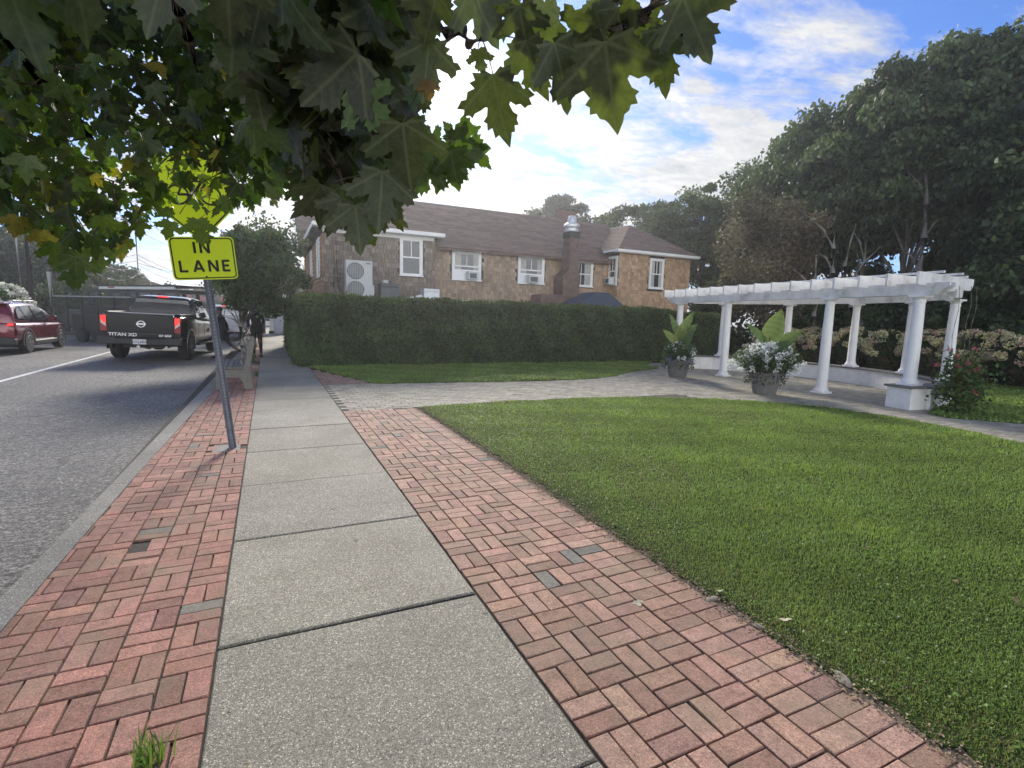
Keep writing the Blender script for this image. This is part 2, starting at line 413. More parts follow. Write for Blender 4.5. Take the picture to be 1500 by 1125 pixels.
# --- brick template ---
def brick_tpl(b=.006,h=.05):
    v=[(-.5,-.5,-1),(.5,-.5,-1),(.5,.5,-1),(-.5,.5,-1)]
    return v
def lay_bricks(name,items,base,mat,b=.0026,h=.045,jit=.0017,rot=.012,vv=.22,vh=.045,grey=.05,z0=0):
    """items: list (cx,cy,lx,ly)"""
    it=np.array(items); n=len(it)
    ang=rs.randn(n)*rot; ca,sa=np.cos(ang),np.sin(ang); dz=rs.randn(n)*jit
    V=np.zeros((n,12,3)); sx=np.array([-1,1,1,-1]); sy=np.array([-1,-1,1,1])
    for lv,(ins,z) in enumerate(((0,-h),(0,-b),(b,0))):
        for q in range(4):
            u=sx[q]*(it[:,2]/2-ins); w=sy[q]*(it[:,3]/2-ins)
            u=u+rs.randn(n)*.0012; w=w+rs.randn(n)*.0012
            V[:,lv*4+q,0]=it[:,0]+u*ca-w*sa; V[:,lv*4+q,1]=it[:,1]+u*sa+w*ca; V[:,lv*4+q,2]=z+dz+z0+rs.randn(n)*.0009
    tf=[(8,9,10,11)]+[(l*4+q,l*4+(q+1)%4,(l+1)*4+(q+1)%4,(l+1)*4+q) for l in (0,1) for q in range(4)]
    F=(np.array(tf)[None]+(np.arange(n)*12)[:,None,None]).reshape(-1,4)
    t=tints(base,n,vh,vv); gr=rs.rand(n)<grey; t[gr]=np.array([.26,.245,.205])*(1+rs.uniform(-.2,.2,(gr.sum(),1)))
    return np_mesh(name,V.reshape(-1,3),F,np.repeat(t,9,axis=0),mat)
def basket(x0,x1,y0,y1,mod=.205,gap=.010,keep=None):
    out=[]; nx=int(math.ceil((x1-x0)/mod)); ny=int(math.ceil((y1-y0)/mod))
    for i in range(nx):
        for j in range(ny):
            cx=x0+(i+.5)*mod; cy=y0+(j+.5)*mod
            for s in (-1,1):
                if (i+j)%2: b=(cx,cy+s*mod/4,mod-gap,mod/2-gap)
                else: b=(cx+s*mod/4,cy,mod/2-gap,mod-gap)
                if keep is None or keep(b[0],b[1]): out.append(b)
    return out
left=[]
for i in range(7):
    for b in basket(-.275-.205*(i+1),-.275-.205*i,-1.2,40,keep=None):
        pass
# left strip, laid from the sidewalk outwards, clipped by the kerb
for (cx,cy,lx,ly) in basket(-.268-.205*6,-.268,-1.2,45):
    lim=kin(cy)+.006
    x0,x1=cx-lx/2,cx+lx/2
    if x1-lim<.012: continue
    if x0<lim: x0=lim
    if -.62<cx<-.34 and 6.52<cy<6.86: continue           # patch round the sign post
    if abs(cx+.885)<.06 and abs(cy-4.07)<.06: continue      # the missing brick
    if -1.2<cx<-.3 and 16.9<cy<18.3: continue               # tree pit
    if -1.2<cx<-.3 and 24.6<cy<25.8: continue
    left.append(((x0+x1)/2,cy,x1-x0,ly))
struct(lay_bricks('brick_strip',left,(.48,.245,.185),'brick',grey=.012,vv=.27))
pt=MB(); pt.box(-.62,-.34,6.52,6.86,-.012,-.002); struct(pt.build('post_footing','kerb'))
band=basket(1.056,1.056+.205*4,-1.2,8.62)
yy=-1.2
while yy<8.6:
    band.append((1.056+.82+.105+.003,yy,.198,.096)); yy+=.1035
    band.append((1.056+.82+.105+.003+.205,yy-.1035,.192,.096)) if True else None
for (cx,cy,lx,ly) in basket(1.056,2.3,12.0,15.7):
    if cx<2.2-(cy-12)*.33: band.append((cx,cy,lx,ly))
struct(lay_bricks('brick_path',band,(.53,.32,.235),'brick',grey=.03,vv=.27))
# --- tan paver path and plaza: running bond ---
NEAR=[(2.28,8.66),(3.0,8.74),(4.2,8.80),(5.8,8.74),(7.25,8.45),(8.6,7.85),(9.55,7.0),(10.05,6.1),(10.2,5.3),(10.1,4.3),(9.8,3.2),(9.2,1.2),(9.0,-3)]
FAR=[(2.2,11.9),(4,11.72),(6.3,11.5),(7.8,11.6),(9.0,12.0),(10.2,12.85),(11.0,13.2),(12.0,13.6)]
pv=[]
row=0; yy=8.66
while yy<15.5:
    x=1.056+(0 if row%2 else .11)
    while x<17.6:
        pv.append((x+.11,yy+.08,.213,.153)); x+=.22
    yy+=.16; row+=1
yy=8.5
row=1
while yy>-3:
    x=8.2+(0 if row%2 else .11)
    while x<14.5 if yy>1 else x<13: pv.append((x+.11,yy+.08,.213,.153)); x+=.22
    yy-=.16; row+=1
def inpoly(x,y,P):
    c=False; n=len(P)
    for i in range(n):
        x0,y0=P[i];x1,y1=P[(i+1)%n]
        if (y0>y)!=(y1>y) and x<(x1-x0)*(y-y0)/(y1-y0)+x0: c=not c
    return c
FARP=FAR+[(12.6,20),(1.0,20),(1.0,15.7)]
pv=[b for b in pv if not inpoly(b[0],b[1],[(2.5,11.9+.15)]+[(x,y+.18) for x,y in FAR[1:]]+[(12,20),(1,20)]) and not(b[0]<2.4 and b[1]>11.95) and not (b[0]<8.9 and b[1]<8.1 and b[0]<7)]
struct(lay_bricks('paver_path',pv,(.42,.385,.30),'paver',grey=.02,vv=.16,vh=.04,z0=-.002))
# --- lawns: slightly raised sheets with wavering edges ---
def wob(P,amp=.03,step=.12):
    out=[]
    n=len(P)
    for i in range(n):
        a=np.array(P[i]);b=np.array(P[(i+1)%n]); L=np.linalg.norm(b-a)
        if L>12: out.append(tuple(a)); continue
        k=max(1,int(L/step))
        for j in range(k): out.append(tuple(a+(b-a)*j/k+rs.randn(2)*amp*(1 if j else .3)))
    return out
def lawn(name,P,z=.003):
    W=wob(P,.03); mb=MB(); n=len(W)
    mb.add([(x,y,z) for x,y in W]+[(x,y,-.06) for x,y in W],[tuple(range(n))]+[(i,(i+1)%n,n+(i+1)%n,n+i) for i in range(n)])
    return struct(mb.build(name,'lawn')),W
L1=[(2.33,-3),(2.33,0),(2.33,3),(2.34,6),(2.33,8.5)]+NEAR
_,W1=lawn('near_lawn',L1)
L2=[(1.15,15.55),(1.5,14.2)]+FAR+[(12.3,14.6),(14,16.2),(14.2,18),(1.1,18)]
_,W2=lawn('far_lawn',L2)
L3=[(12.0,4.0),(11.15,4.95),(11.3,5.25),(12.5,5.7),(13.6,6.4),(14.6,7.6),(15.3,9.0),(15.35,10.6),(14.9,12.2),(14.2,13.3),(13.4,14.2),(14.2,16.2),(14.2,26),(40,26),(40,-6),(12.4,-6),(12.2,1)]
_,W3=lawn('right_lawn',L3)
back=MB(); back.add([(14,16,-.01),(60,16,-.01),(60,60,-.01),(14,60,-.01)],[(0,1,2,3)]); back.add([(1.1,18,-.012),(14.2,18,-.012),(14.2,60,-.012),(1.1,60,-.012)],[(0,1,2,3)])
struct(back.build('terrain','soil'))
# soil gutter between brick and lawn + litter
sg=MB(); 
for (x0,x1,y0,y1,z) in ((2.21,2.60,-3,8.6,-.005),): sg.add([(x0,y0,z),(x1,y0,z),(x1,y1,z),(x0,y1,z)],[(0,1,2,3)])
struct(sg.build('soil_edge','soil_dry'))
# --- grass blades ---
def blades(name,poly,dens,y_lo,y_hi,x_lo,x_hi,h,w,base,seed,edgepoly=None,cut=None):
    r=np.random.RandomState(seed); A=(y_hi-y_lo)*(x_hi-x_lo); n=int(A*dens)
    P=np.stack([r.uniform(x_lo,x_hi,n),r.uniform(y_lo,y_hi,n)],1)
    px,py,dep=pixn(np.column_stack([P,np.zeros(n)]))
    vis=(dep>.3)&(px>-80)&(px<1600)&(py<1230)
    P=P[vis]
    # vector point in polygon
    c=np.zeros(len(P),bool); Q=np.array(poly); m=len(Q)
    for i in range(m):
        x0,y0=Q[i];x1,y1=Q[(i+1)%m]
        if y0==y1: continue
        t=((y0>P[:,1])!=(y1>P[:,1]))&(P[:,0]<(x1-x0)*(P[:,1]-y0)/(y1-y0)+x0); c^=t
    P=P[c]; n=len(P)
    if name=='grass': kk=r.rand(n)<np.clip((P[:,0]-2.31)/.16,.12,1); P=P[kk]; n=len(P)
    d=np.hypot(P[:,0],P[:,1])
    if cut: k=r.rand(n)<np.clip(cut/d,0,1)**1.25; P=P[k]; d=d[k]; n=len(P)
    nz=np.sin(P[:,0]*2.1+1.3*np.sin(P[:,1]*1.7))*np.sin(P[:,1]*1.9+P[:,0]*.7)+.6*np.sin(P[:,0]*6.3+P[:,1]*4.1)*np.sin(P[:,1]*7.7-P[:,0]*3.)
    edge=np.clip((P[:,0]-2.33)/.5,0,1) if name=='grass' else np.ones(n)
    hh=h*(1+.3*nz)*r.uniform(.5,1.25,n)*(.55+.45*edge); ww=w*r.uniform(.7,1.3,n)*np.clip(d/4,.8,3.5)
    hh*=np.clip(d/9,1,1.5)
    ang=r.uniform(0,2*np.pi,n); lean=r.uniform(.2,1.3,n)
    dx,dy=np.cos(ang),np.sin(ang); sx,sy=-dy,dx
    zb=np.full(n,.001)
    b0=np.stack([P[:,0]-sx*ww/2,P[:,1]-sy*ww/2,zb],1); b1=np.stack([P[:,0]+sx*ww/2,P[:,1]+sy*ww/2,zb],1)
    m1=hh*.55; q=lean*.35
    c0=np.stack([P[:,0]-sx*ww*.4+dx*hh*q*.5,P[:,1]-sy*ww*.4+dy*hh*q*.5,zb+m1],1); c1=np.stack([P[:,0]+sx*ww*.4+dx*hh*q*.5,P[:,1]+sy*ww*.4+dy*hh*q*.5,zb+m1],1)
    t=np.stack([P[:,0]+dx*hh*lean*.8,P[:,1]+dy*hh*lean*.8,zb+hh*(1-.25*lean)],1)
    V=np.stack([b0,b1,c1,c0,t],1).reshape(-1,3); off=(np.arange(n)*5)[:,None]
    F4=np.array([[0,1,2,3]])+off; F3=np.array([[3,2,4]])+off
    base=np.array(base); T=base[None]*(1+.10*nz[:,None])*(1+r.uniform(-.5,.5,(n,1)))*(1+r.uniform(-.12,.12,(n,3)))
    pz=np.sin(P[:,0]*.9+1.1)*np.sin(P[:,1]*1.15+.4)+.5*np.sin(P[:,0]*2.7-P[:,1]*1.9); st_=np.sin((P[:,0]*.55+P[:,1]*.83)*5.2)
    T*=(1+.10*st_+.12*pz)[:,None]; br=(pz>.95)&(r.rand(n)<.35); T[br]=np.array([.28,.24,.12])*(1+r.uniform(-.3,.3,(br.sum(),1)))
    # yellow-green tufts, dry straw near the edge
    yl=(nz>.75)&(r.rand(n)<.4); T[yl]*=np.array([1.35,1.2,.9])
    dry=r.rand(n)<(.05+.5*(1-edge)); T[dry]=np.array([.22,.17,.09])*(1+r.uniform(-.3,.3,(dry.sum(),1)))
    return np_mesh(name,V,[F4,F3],np.concatenate([T,T]).clip(.004,1),'grass')
GC=(.215,.315,.078)
tag(blades('grass',[(x,y) for x,y in W1],15000,-.5,9,2.2,10.6,.030,.0042,GC,3,cut=2.9),kind='stuff')
tag(blades('grass_far_lawn',[(x,y) for x,y in W2],1500,11,16.2,1,14.2,.045,.010,GC,4),kind='stuff')
tag(blades('grass_right_lawn',[(x,y) for x,y in W3],800,3,22,10.8,32,.05,.013,GC,5),kind='stuff')
# clover leaves on the near lawn: small rounded discs
def clover():
    n=26000; r=np.random.RandomState(9)
    P=np.stack([r.uniform(2.35,7,n),r.uniform(.2,7.5,n)],1); d=np.hypot(P[:,0],P[:,1])
    nz=np.sin(P[:,0]*1.7+2)*np.sin(P[:,1]*1.3+.5)+.5*np.sin(P[:,0]*4+P[:,1]*3)
    k=(nz>-.1)&(r.rand(n)<np.clip(2.6/d,0,1))&(d<8); P=P[k]; n=len(P)
    px,py,dep=pixn(np.column_stack([P,np.zeros(n)])); k=(dep>.3)&(px>0)&(px<1560)&(py<1200); P=P[k]; n=len(P)
    tv=np.array([(0,0,0),(.5,.3,.12),(.45,.8,.1),(0,1,0),(-.45,.8,.1),(-.5,.3,.12)])
    ax=np.column_stack([r.randn(n),r.randn(n),r.uniform(-.1,.5,n)]); nm=np.column_stack([r.randn(n)*.35,r.randn(n)*.35,np.ones(n)])
    return instance(tv,[(0,1,2,3),(0,3,4,5)],np.column_stack([P,r.uniform(.014,.034,n)]),basis(ax,nm,r.uniform(.009,.016,n)),tints((.15,.25,.06),n,.1,.4),'clover','grass')
tag(clover(),kind='stuff')
def stones():
    for k,(x,y,sx,sy,sz) in enumerate(((2.30,2.02,.05,.03,.010),(2.33,1.28,.055,.035,.010),(2.32,1.72,.03,.022,.010))):
        b=MB(); rr=np.random.RandomState(k); b.lathe([(.001,-.5),(.7,-.4),(1,.05),(.85,.55),(.45,.85),(.001,.95)],0,0,11)
        b.v=[(u*sx*(1+.18*math.sin(u*5+k+w_*4)),v_*sy*(1+.2*math.cos(v_*4+k)),w_*sz) for u,v_,w_ in b.v]; o=b.build('edging_stone','stone',smooth=True); o.location=(x,y,0); o.rotation_euler=(0,0,k*1.1)
        tag(o,['flat tan stone farthest along the lawn edge','broad flat stone chip at the lawn edge nearest the viewer','small flat stone between two larger ones at the lawn edge'][k],'stone','stones along the lawn edge')
stones()
# leaf litter crumbs along the lawn edge and on the lawn
def litter():
    n=11000; r=np.random.RandomState(5)
    e=np.column_stack([2.31+r.randn(n)*.045,r.uniform(0,8.6,n)**1.0,r.uniform(-.004,.012,n)])
    m=700; e2=np.column_stack([r.uniform(2.4,10,m),r.uniform(0,8.5,m),r.uniform(.03,.05,m)])
    k=500; e3=np.column_stack([r.uniform(-1.2,2.3,k),r.uniform(1,15,k),np.full(k,.006)])
    P=np.concatenate([e,e2[:260],e3[:150]]); N=len(P)
    T=np.array([.34,.26,.165])*(1+r.uniform(-.6,.6,(N,1)))*(1+r.uniform(-.1,.1,(N,3)))
    T[n:n+260]=np.array([.5,.47,.42])*(1+r.uniform(-.3,.2,(260,1)))
    ax=r.randn(N,3)*[1,1,.25]; nm=np.column_stack([r.randn(N)*.4,r.randn(N)*.4,np.ones(N)])
    sc=r.uniform(.004,.018,N)**1.0; sc[:n:23]*=2.2; sc[n:]=r.uniform(.008,.02,N-n)
    return instance(LEAF4*[1,1,2],LF4,P,basis(ax,nm,sc),T.clip(.01,1),'leaf_litter','litter')
tag(litter(),kind='stuff')
# ================= WORLD =================
SUN_EL=R(27); SUN_AZ=R(14)
w=bpy.data.worlds.new('World'); scn.world=w; w.use_nodes=True; nt=w.node_tree; N=nt.nodes; N.clear()
out=N.new('ShaderNodeOutputWorld'); bg=N.new('ShaderNodeBackground'); sky=N.new('ShaderNodeTexSky'); sky.sky_type='NISHITA'; sky.sun_disc=False
sky.sun_elevation=SUN_EL; sky.sun_rotation=SUN_AZ; sky.air_density=1.0; sky.dust_density=.25; sky.ozone_density=1.6
def L(a,b): nt.links.new(a,b)
tc=N.new('ShaderNodeTexCoord'); sep=N.new('ShaderNodeSeparateXYZ'); L(tc.outputs['Generated'],sep.inputs[0])
def mth(op,a,b=None,c=None):
    n=N.new('ShaderNodeMath'); n.operation=op
    for i,v in enumerate((a,b,c)):
        if v is None: continue
        if hasattr(v,'node'): L(v,n.inputs[i])
        else: n.inputs[i].default_value=v
    return n.outputs[0]
zc=mth('ADD',mth('MAXIMUM',sep.outputs[2],0.0),.10)
u=mth('DIVIDE',sep.outputs[0],zc); v=mth('DIVIDE',sep.outputs[1],zc)
cmb=N.new('ShaderNodeCombineXYZ'); L(u,cmb.inputs[0]); L(v,cmb.inputs[1]); cmb.inputs[2].default_value=3.7
mp=N.new('ShaderNodeMapping'); L(cmb.outputs[0],mp.inputs['Vector']); mp.inputs['Rotation'].default_value=(0,0,R(28)); mp.inputs['Scale'].default_value=(.85,1.35,1); mp.inputs['Location'].default_value=(1.3,.2,0)
def wn(scale,det,rough,dist=0):
    n=N.new('ShaderNodeTexNoise'); n.inputs['Scale'].default_value=scale; n.inputs['Detail'].default_value=det; n.inputs['Roughness'].default_value=rough; n.inputs['Distortion'].default_value=dist; L(mp.outputs[0],n.inputs['Vector']); return n.outputs['Fac']
n1=wn(1.7,9,.64,.5); n2=wn(.40,3,.5); n3=wn(5.0,6,.68,.3)
dens=mth('ADD',mth('MULTIPLY',n1,.62),mth('ADD',mth('MULTIPLY',n2,.40),mth('MULTIPLY',n3,.18)))
# sun closeness
sd=(math.sin(SUN_AZ)*math.cos(SUN_EL),math.cos(SUN_AZ)*math.cos(SUN_EL),math.sin(SUN_EL))
dt=N.new('ShaderNodeVectorMath'); dt.operation='DOT_PRODUCT'; nrm=N.new('ShaderNodeVectorMath'); nrm.operation='NORMALIZE'; L(tc.outputs['Generated'],nrm.inputs[0]); L(nrm.outputs[0],dt.inputs[0]); dt.inputs[1].default_value=sd
dot=mth('MAXIMUM',dt.outputs['Value'],0)
g1=mth('POWER',dot,5); g2=mth('POWER',dot,40); g3=mth('POWER',dot,400)
low=mth('SUBTRACT',1.0,mth('MINIMUM',mth('MULTIPLY',mth('MAXIMUM',sep.outputs[2],0),3.2),1))
cloud_fill=mth('MAXIMUM',mth('MULTIPLY',dt.outputs['Value'],-1.0),0)  # unseen bright clouds opposite the sun, added to fill camera-facing surfaces
cov=mth('ADD',dens,mth('ADD',mth('MULTIPLY',g1,.07),mth('ADD',mth('MULTIPLY',low,.10),mth('MULTIPLY',cloud_fill,.22))))
mask=N.new('ShaderNodeValToRGB'); L(cov,mask.inputs['Fac']); e=mask.color_ramp.elements; e[0].position=.60; e[0].color=(0,0,0,1); e[1].position=.705; e[1].color=(1,1,1,1)
bright=mth('ADD',mth('ADD',CLOUD_B,mth('MULTIPLY',cloud_fill,13.0)),mth('ADD',mth('MULTIPLY',g1,CLOUD_G1),mth('ADD',mth('MULTIPLY',g2,CLOUD_G2),mth('MULTIPLY',g3,CLOUD_G3))))
shade=N.new('ShaderNodeValToRGB'); L(n3,shade.inputs['Fac']); e=shade.color_ramp.elements; e[0].position=.3; e[0].color=(.66,.70,.78,1); e[1].position=.62; e[1].color=(1.1,1.1,1.09,1)
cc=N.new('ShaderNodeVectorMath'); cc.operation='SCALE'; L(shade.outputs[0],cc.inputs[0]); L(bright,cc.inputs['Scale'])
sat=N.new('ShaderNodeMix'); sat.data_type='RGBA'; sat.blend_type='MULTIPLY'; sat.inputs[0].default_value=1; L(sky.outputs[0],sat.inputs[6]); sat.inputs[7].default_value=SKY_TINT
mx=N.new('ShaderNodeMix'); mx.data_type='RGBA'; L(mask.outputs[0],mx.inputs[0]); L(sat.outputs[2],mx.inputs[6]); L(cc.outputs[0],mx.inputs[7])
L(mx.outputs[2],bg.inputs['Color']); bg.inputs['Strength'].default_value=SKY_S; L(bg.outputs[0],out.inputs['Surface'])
sl=bpy.data.lights.new('sun','SUN'); sl.energy=SUN_S; sl.angle=R(SUN_A); sl.color=(1,.93,.82)
so=bpy.data.objects.new('sun',sl); COL.objects.link(so)
so.rotation_euler=Vector(sd).to_track_quat('Z','Y').to_euler()
scn.view_settings.view_transform='Standard'; scn.view_settings.look='None'; scn.view_settings.exposure=EXPO; scn.view_settings.gamma=1

hzb=MB(); hzb.box(-360,360,-160,410,-1.4,20); hz=hzb.build('haze',None); 
hm=bpy.data.materials.new('haze'); hm.use_nodes=True; hn=hm.node_tree; hn.nodes.clear(); ho_=hn.nodes.new('ShaderNodeOutputMaterial'); hv=hn.nodes.new('ShaderNodeVolumePrincipled')
hv.inputs['Color'].default_value=(.93,.95,1,1); hv.inputs['Density'].default_value=HAZE; hv.inputs['Anisotropy'].default_value=HAZE_G; hn.links.new(hv.outputs[0],ho_.inputs['Volume']); hz.data.materials.append(hm); tag(hz,kind='stuff')  # haze volume added to stand in for lens glare around the sun
# ================= ROAD SIGN =================
def rrect(w,h,r,n=5):
    P=[]
    for cx,cy,a in ((w/2-r,h/2-r,0),(-w/2+r,h/2-r,90),(-w/2+r,-h/2+r,180),(w/2-r,-h/2+r,270)):
        for k in range(n+1):
            t=R(a+90*k/n); P.append((cx+r*math.cos(t),cy+r*math.sin(t)))
    return P
def ring_frame(mb,outer,inner,y0,y1,off=(0,0)):
    n=len(outer); vs=[(x+off[0],y0,z+off[1]) for x,z in outer]+[(x+off[0],y0,z+off[1]) for x,z in inner]+[(x+off[0],y1,z+off[1]) for x,z in outer]+[(x+off[0],y1,z+off[1]) for x,z in inner]
    fs=[]
    for i in range(n):
        j=(i+1)%n; fs+=[(i,j,n+j,n+i),(2*n+i,2*n+j,3*n+j,3*n+i),(i,j,2*n+j,2*n+i),(n+i,n+j,3*n+j,3*n+i)]
    mb.add(vs,fs)
SB=atZ(341,655,0); SB=(float(SB[0]),float(SB[1]),0)
sign=empty('road_sign',SB,R(2),'fluorescent yellow road sign on a leaning perforated steel post in the brick strip','road sign')
sign.rotation_euler=(R(1),R(-5.2),R(3))
# U-channel post with pale discs for its punched holes : local +x right, -y to viewer
pb=MB()
U=[(-.040,.0),(-.040,-.006),(-.026,-.006),(-.018,-.030),(.018,-.030),(.026,-.006),(.040,-.006),(.040,0),(.022,0),(.014,-.024),(-.014,-.024),(-.022,0)]
pb.prism(U,'z',-.1,3.25); post=pb.build('post','steel',sign)
hb=MB()
z=.12
while z<3.2:
    hb.lathe([(.0052,-.0335),(.0052,-.0290)],0,z,8,axis='y') if True else None
    z+=.0254*1.5
hb.v=[(x,y,zz) for (x,y,zz) in hb.v]
ho=hb.build('hole_light_discs','litter_and_hole_light',post)  # pale discs paint the light that shows through the holes
pz=2.155
plate=MB(); po=rrect(.615,.455,.045)
plate.prism(po,'y',-.040,-.037); pl=plate.build('sign_panel','sign_yellow',sign); pl.location=(0,0,pz)
fr=MB(); ring_frame(fr,rrect(.590,.430,.038),rrect(.566,.406,.030),-.0415,-.0402); fo=fr.build('border','sign_black',pl)
# lettering made of strokes of even width
def letter_strokes(ch):
    S={'I':[((0,0),(0,1))],'N':[((0,0),(0,1)),((0,1),(.62,0)),((.62,0),(.62,1))],'L':[((0,0),(0,1)),((0,.07),(.55,.07))],
       'A':[((0,0),(.36,1)),((.72,0),(.36,1)),((.13,.28),(.59,.28))],'E':[((0,0),(0,1)),((0,.93),(.52,.93)),((0,.07),(.52,.07)),((0,.52),(.45,.52))]}
    return S[ch]
LW={'I':0,'N':.62,'L':.55,'A':.72,'E':.52}
def word(txt,h,cx,cz,wd,gap):
    mb=MB(); tot=sum(LW[c]*h for c in txt)+gap*(len(txt)-1)+wd*len(txt); x=cx-tot/2+wd/2
    k=0
    for c in txt:
        for (a,b) in letter_strokes(c):
            k+=1; A=(x+a[0]*h,-.0409-.00012*k,cz+a[1]*h); B=(x+b[0]*h,-.0409-.00012*k,cz+b[1]*h)
            mb.bar(A,B,wd,.0012,up=(0,1,0))
        x+=LW[c]*h+gap+wd
    return mb
word('IN',.118,-.01,.055,.024,.034).build('lettering','sign_black',pl)
word('LANE',.122,.004,-.143,.024,.034).build('lettering','sign_black',pl)
bt=MB()
for zz in (.195,-.195): bt=MB(); bt.lathe([(.009,-.046),(.009,-.0405)],0,zz,10,axis='y'); bt.build('bolt','duct_dark',pl)
# diamond above: bicycle warning
dz=2.86; D=MB(); s=.76/2*math.sqrt(2)*.99
dd=MB(); dd.prism(rrect(.76,.76,.05),'y',-.040,-.037)
rot=Matrix.Rotation(R(45),4,'Y'); dd.xf(rot); dp=dd.build('diamond_panel','sign_yellow',sign); dp.location=(0,0,dz)
db=MB(); ring_frame(db,rrect(.73,.73,.042),rrect(.70,.70,.032),-.0415,-.0402); db.xf(rot); db.build('border','sign_black',dp)
bi=MB()
for cx in (-.15,.15):
    n=20; ro=[(cx+.105*math.cos(2*math.pi*k/n),-.05+.105*math.sin(2*math.pi*k/n)) for k in range(n)]; ri=[(cx+.085*math.cos(2*math.pi*k/n),-.05+.085*math.sin(2*math.pi*k/n)) for k in range(n)]
    ring_frame(bi,ro,ri,-.0415,-.0402)
for k,(a,b) in enumerate([((-.15,-.05),(-.08,.09)),((-.08,.09),(.09,.09)),((.09,.09),(.15,-.05)),((-.08,.09),(-.01,-.05)),((-.15,-.05),(-.01,-.05)),((-.01,-.05),(.09,.09)),((.09,.09),(.075,.15)),((.075,.15),(.12,.16)),((-.08,.09),(-.095,.13)),((-.13,.13),(-.06,.13))]):
    bi.bar((a[0],-.0411-.0001*k,a[1]),(b[0],-.0411-.0001*k,b[1]),.018,.0012,up=(0,1,0))
bi.build('bicycle_symbol','sign_black',dp)
# ================= BENCH =================
bench=empty('park_bench',(-.30,11.62,0),R(1.2),'weathered slatted bench with curved concrete ends facing the road','bench')
def bend(y):
    b=MB()
    # local x: 0 at walk side, negative to the road ; profile (x,z)
    prof=[(-.02,0),(-.17,0),(-.20,.16),(-.26,.24),(-.50,.245),(-.54,.18),(-.56,0),(-.68,0),(-.685,.20),(-.66,.36),(-.64,.42),(-.22,.40),(-.17,.47),(-.13,.66),(-.09,.86),(-.05,.97),(.0,1.005),(.035,.985),(.045,.93),(.01,.78),(-.03,.58),(-.045,.42),(-.035,.24),(-.01,.10)]
    b.prism(prof,'y',y,y+.085); o=b.build('concrete_end','bench_conc',bench,bevel=.012,seg=2); return o
for y in (0,1.75): bend(y)
for i,x in enumerate((-.62,-.52,-.42,-.32,-.23)):
    b=MB(); b.box(x-.043,x+.043,-.04,1.88,.425+.0*i,.462,ch=.006); b.build('seat_slat','wood_grey',bench)
for i,(x,z) in enumerate(((-.175,.56),(-.145,.68),(-.115,.80),(-.075,.92))):
    b=MB(); b.box(-.018,.018,-.04,1.88,-.045,.045,ch=.006); b.xf(Matrix.Rotation(R(-14-4*i),4,'Y')).xf(Matrix.Translation((x-.035,0,z))); b.build('back_slat','wood_grey',bench)
# ================= PERGOLA =================
PC=Vector((12.30,9.60,0)); pu=Vector((.15,.9887,0)).normalized(); pn=Vector((pu.y,-pu.x,0))
pang=math.atan2(pu.y,pu.x)
def PW(u,n,z=0): p=PC+pu*u+pn*n; return (p.x,p.y,z)
ZB=2.26
perg=empty('pergola',tuple(PC),0,'white curved garden pergola with round columns and low bench wall','pergola')
def pl(P): return (P[0]-PC.x,P[1]-PC.y,P[2])
def column(u,n,z0,r=.115,nm='column'):
    P=pl(PW(u,n)); b=MB(); 
    H=ZB-z0
    b.box(P[0]-r*1.42,P[0]+r*1.42,P[1]-r*1.42,P[1]+r*1.42,z0,z0+.045)
    pr=[(r*1.38,z0+.045),(r*1.42,z0+.07),(r*1.34,z0+.10),(r*1.12,z0+.115),(r*1.06,z0+.15),(r,z0+.22),(r*.99,z0+H*.45),(r*.84,ZB-.17),(r*.84,ZB-.15),(r*.93,ZB-.145),(r*.93,ZB-.12),(r*.85,ZB-.115),(r*.87,ZB-.08),(r*1.15,ZB-.045),(r*1.18,ZB-.035)]
    b.lathe(pr,P[0],P[1],24)
    b.box(P[0]-r*1.3,P[0]+r*1.3,P[1]-r*1.3,P[1]+r*1.3,ZB-.035,ZB-.002)
    return b.build(nm,'paint_white',perg,smooth=True)
WALLH=.42
FR=[-3.78,-1.75,1.75,4.15]
for u in FR: column(u,0,WALLH+.04 if abs(u)>3 else 0.0)
RR=5.3
def arc_n(u): return 2.95-(RR-math.sqrt(RR*RR-u*u))
BK=[-3.25,-1.78,0,2.0,3.7]
for u in BK: column(u,arc_n(u),WALLH+.04,.105)
# front beam with curved ends
def beam(p0,p1,z0,z1,w,name,mat,up=True):
    b=MB(); a=Vector(p0);c=Vector(p1);d=(c-a).normalized();x=Vector((d.y,-d.x,0)); Lh=(c-a).length; h=z1-z0
    prof=[(0,z1),(0,z1-.07*h/.24),(.05,z0+h*.55),(.13,z0+h*.35),(.20,z0+h*.10),(.22,z0),(Lh-.22,z0),(Lh-.20,z0+h*.1),(Lh-.13,z0+h*.35),(Lh-.05,z0+h*.55),(Lh,z1-.07*h/.24),(Lh,z1)]
    n=len(prof); vs=[]
    for s in (-w/2,w/2):
        for q,z in prof: p=a+d*q+x*s; vs.append((p.x,p.y,z))
    fs=[tuple(range(n)),tuple(range(2*n-1,n-1,-1))]+[(i,(i+1)%n,n+(i+1)%n,n+i) for i in range(n)]
    b.add(vs,fs); return b.build(name,mat,perg,bevel=.004)
for s in (-.075,.075):
    beam(pl(PW(-4.35,s)),pl(PW(4.85,s)),ZB,ZB+.235,.045,'front_beam','paint_worn')
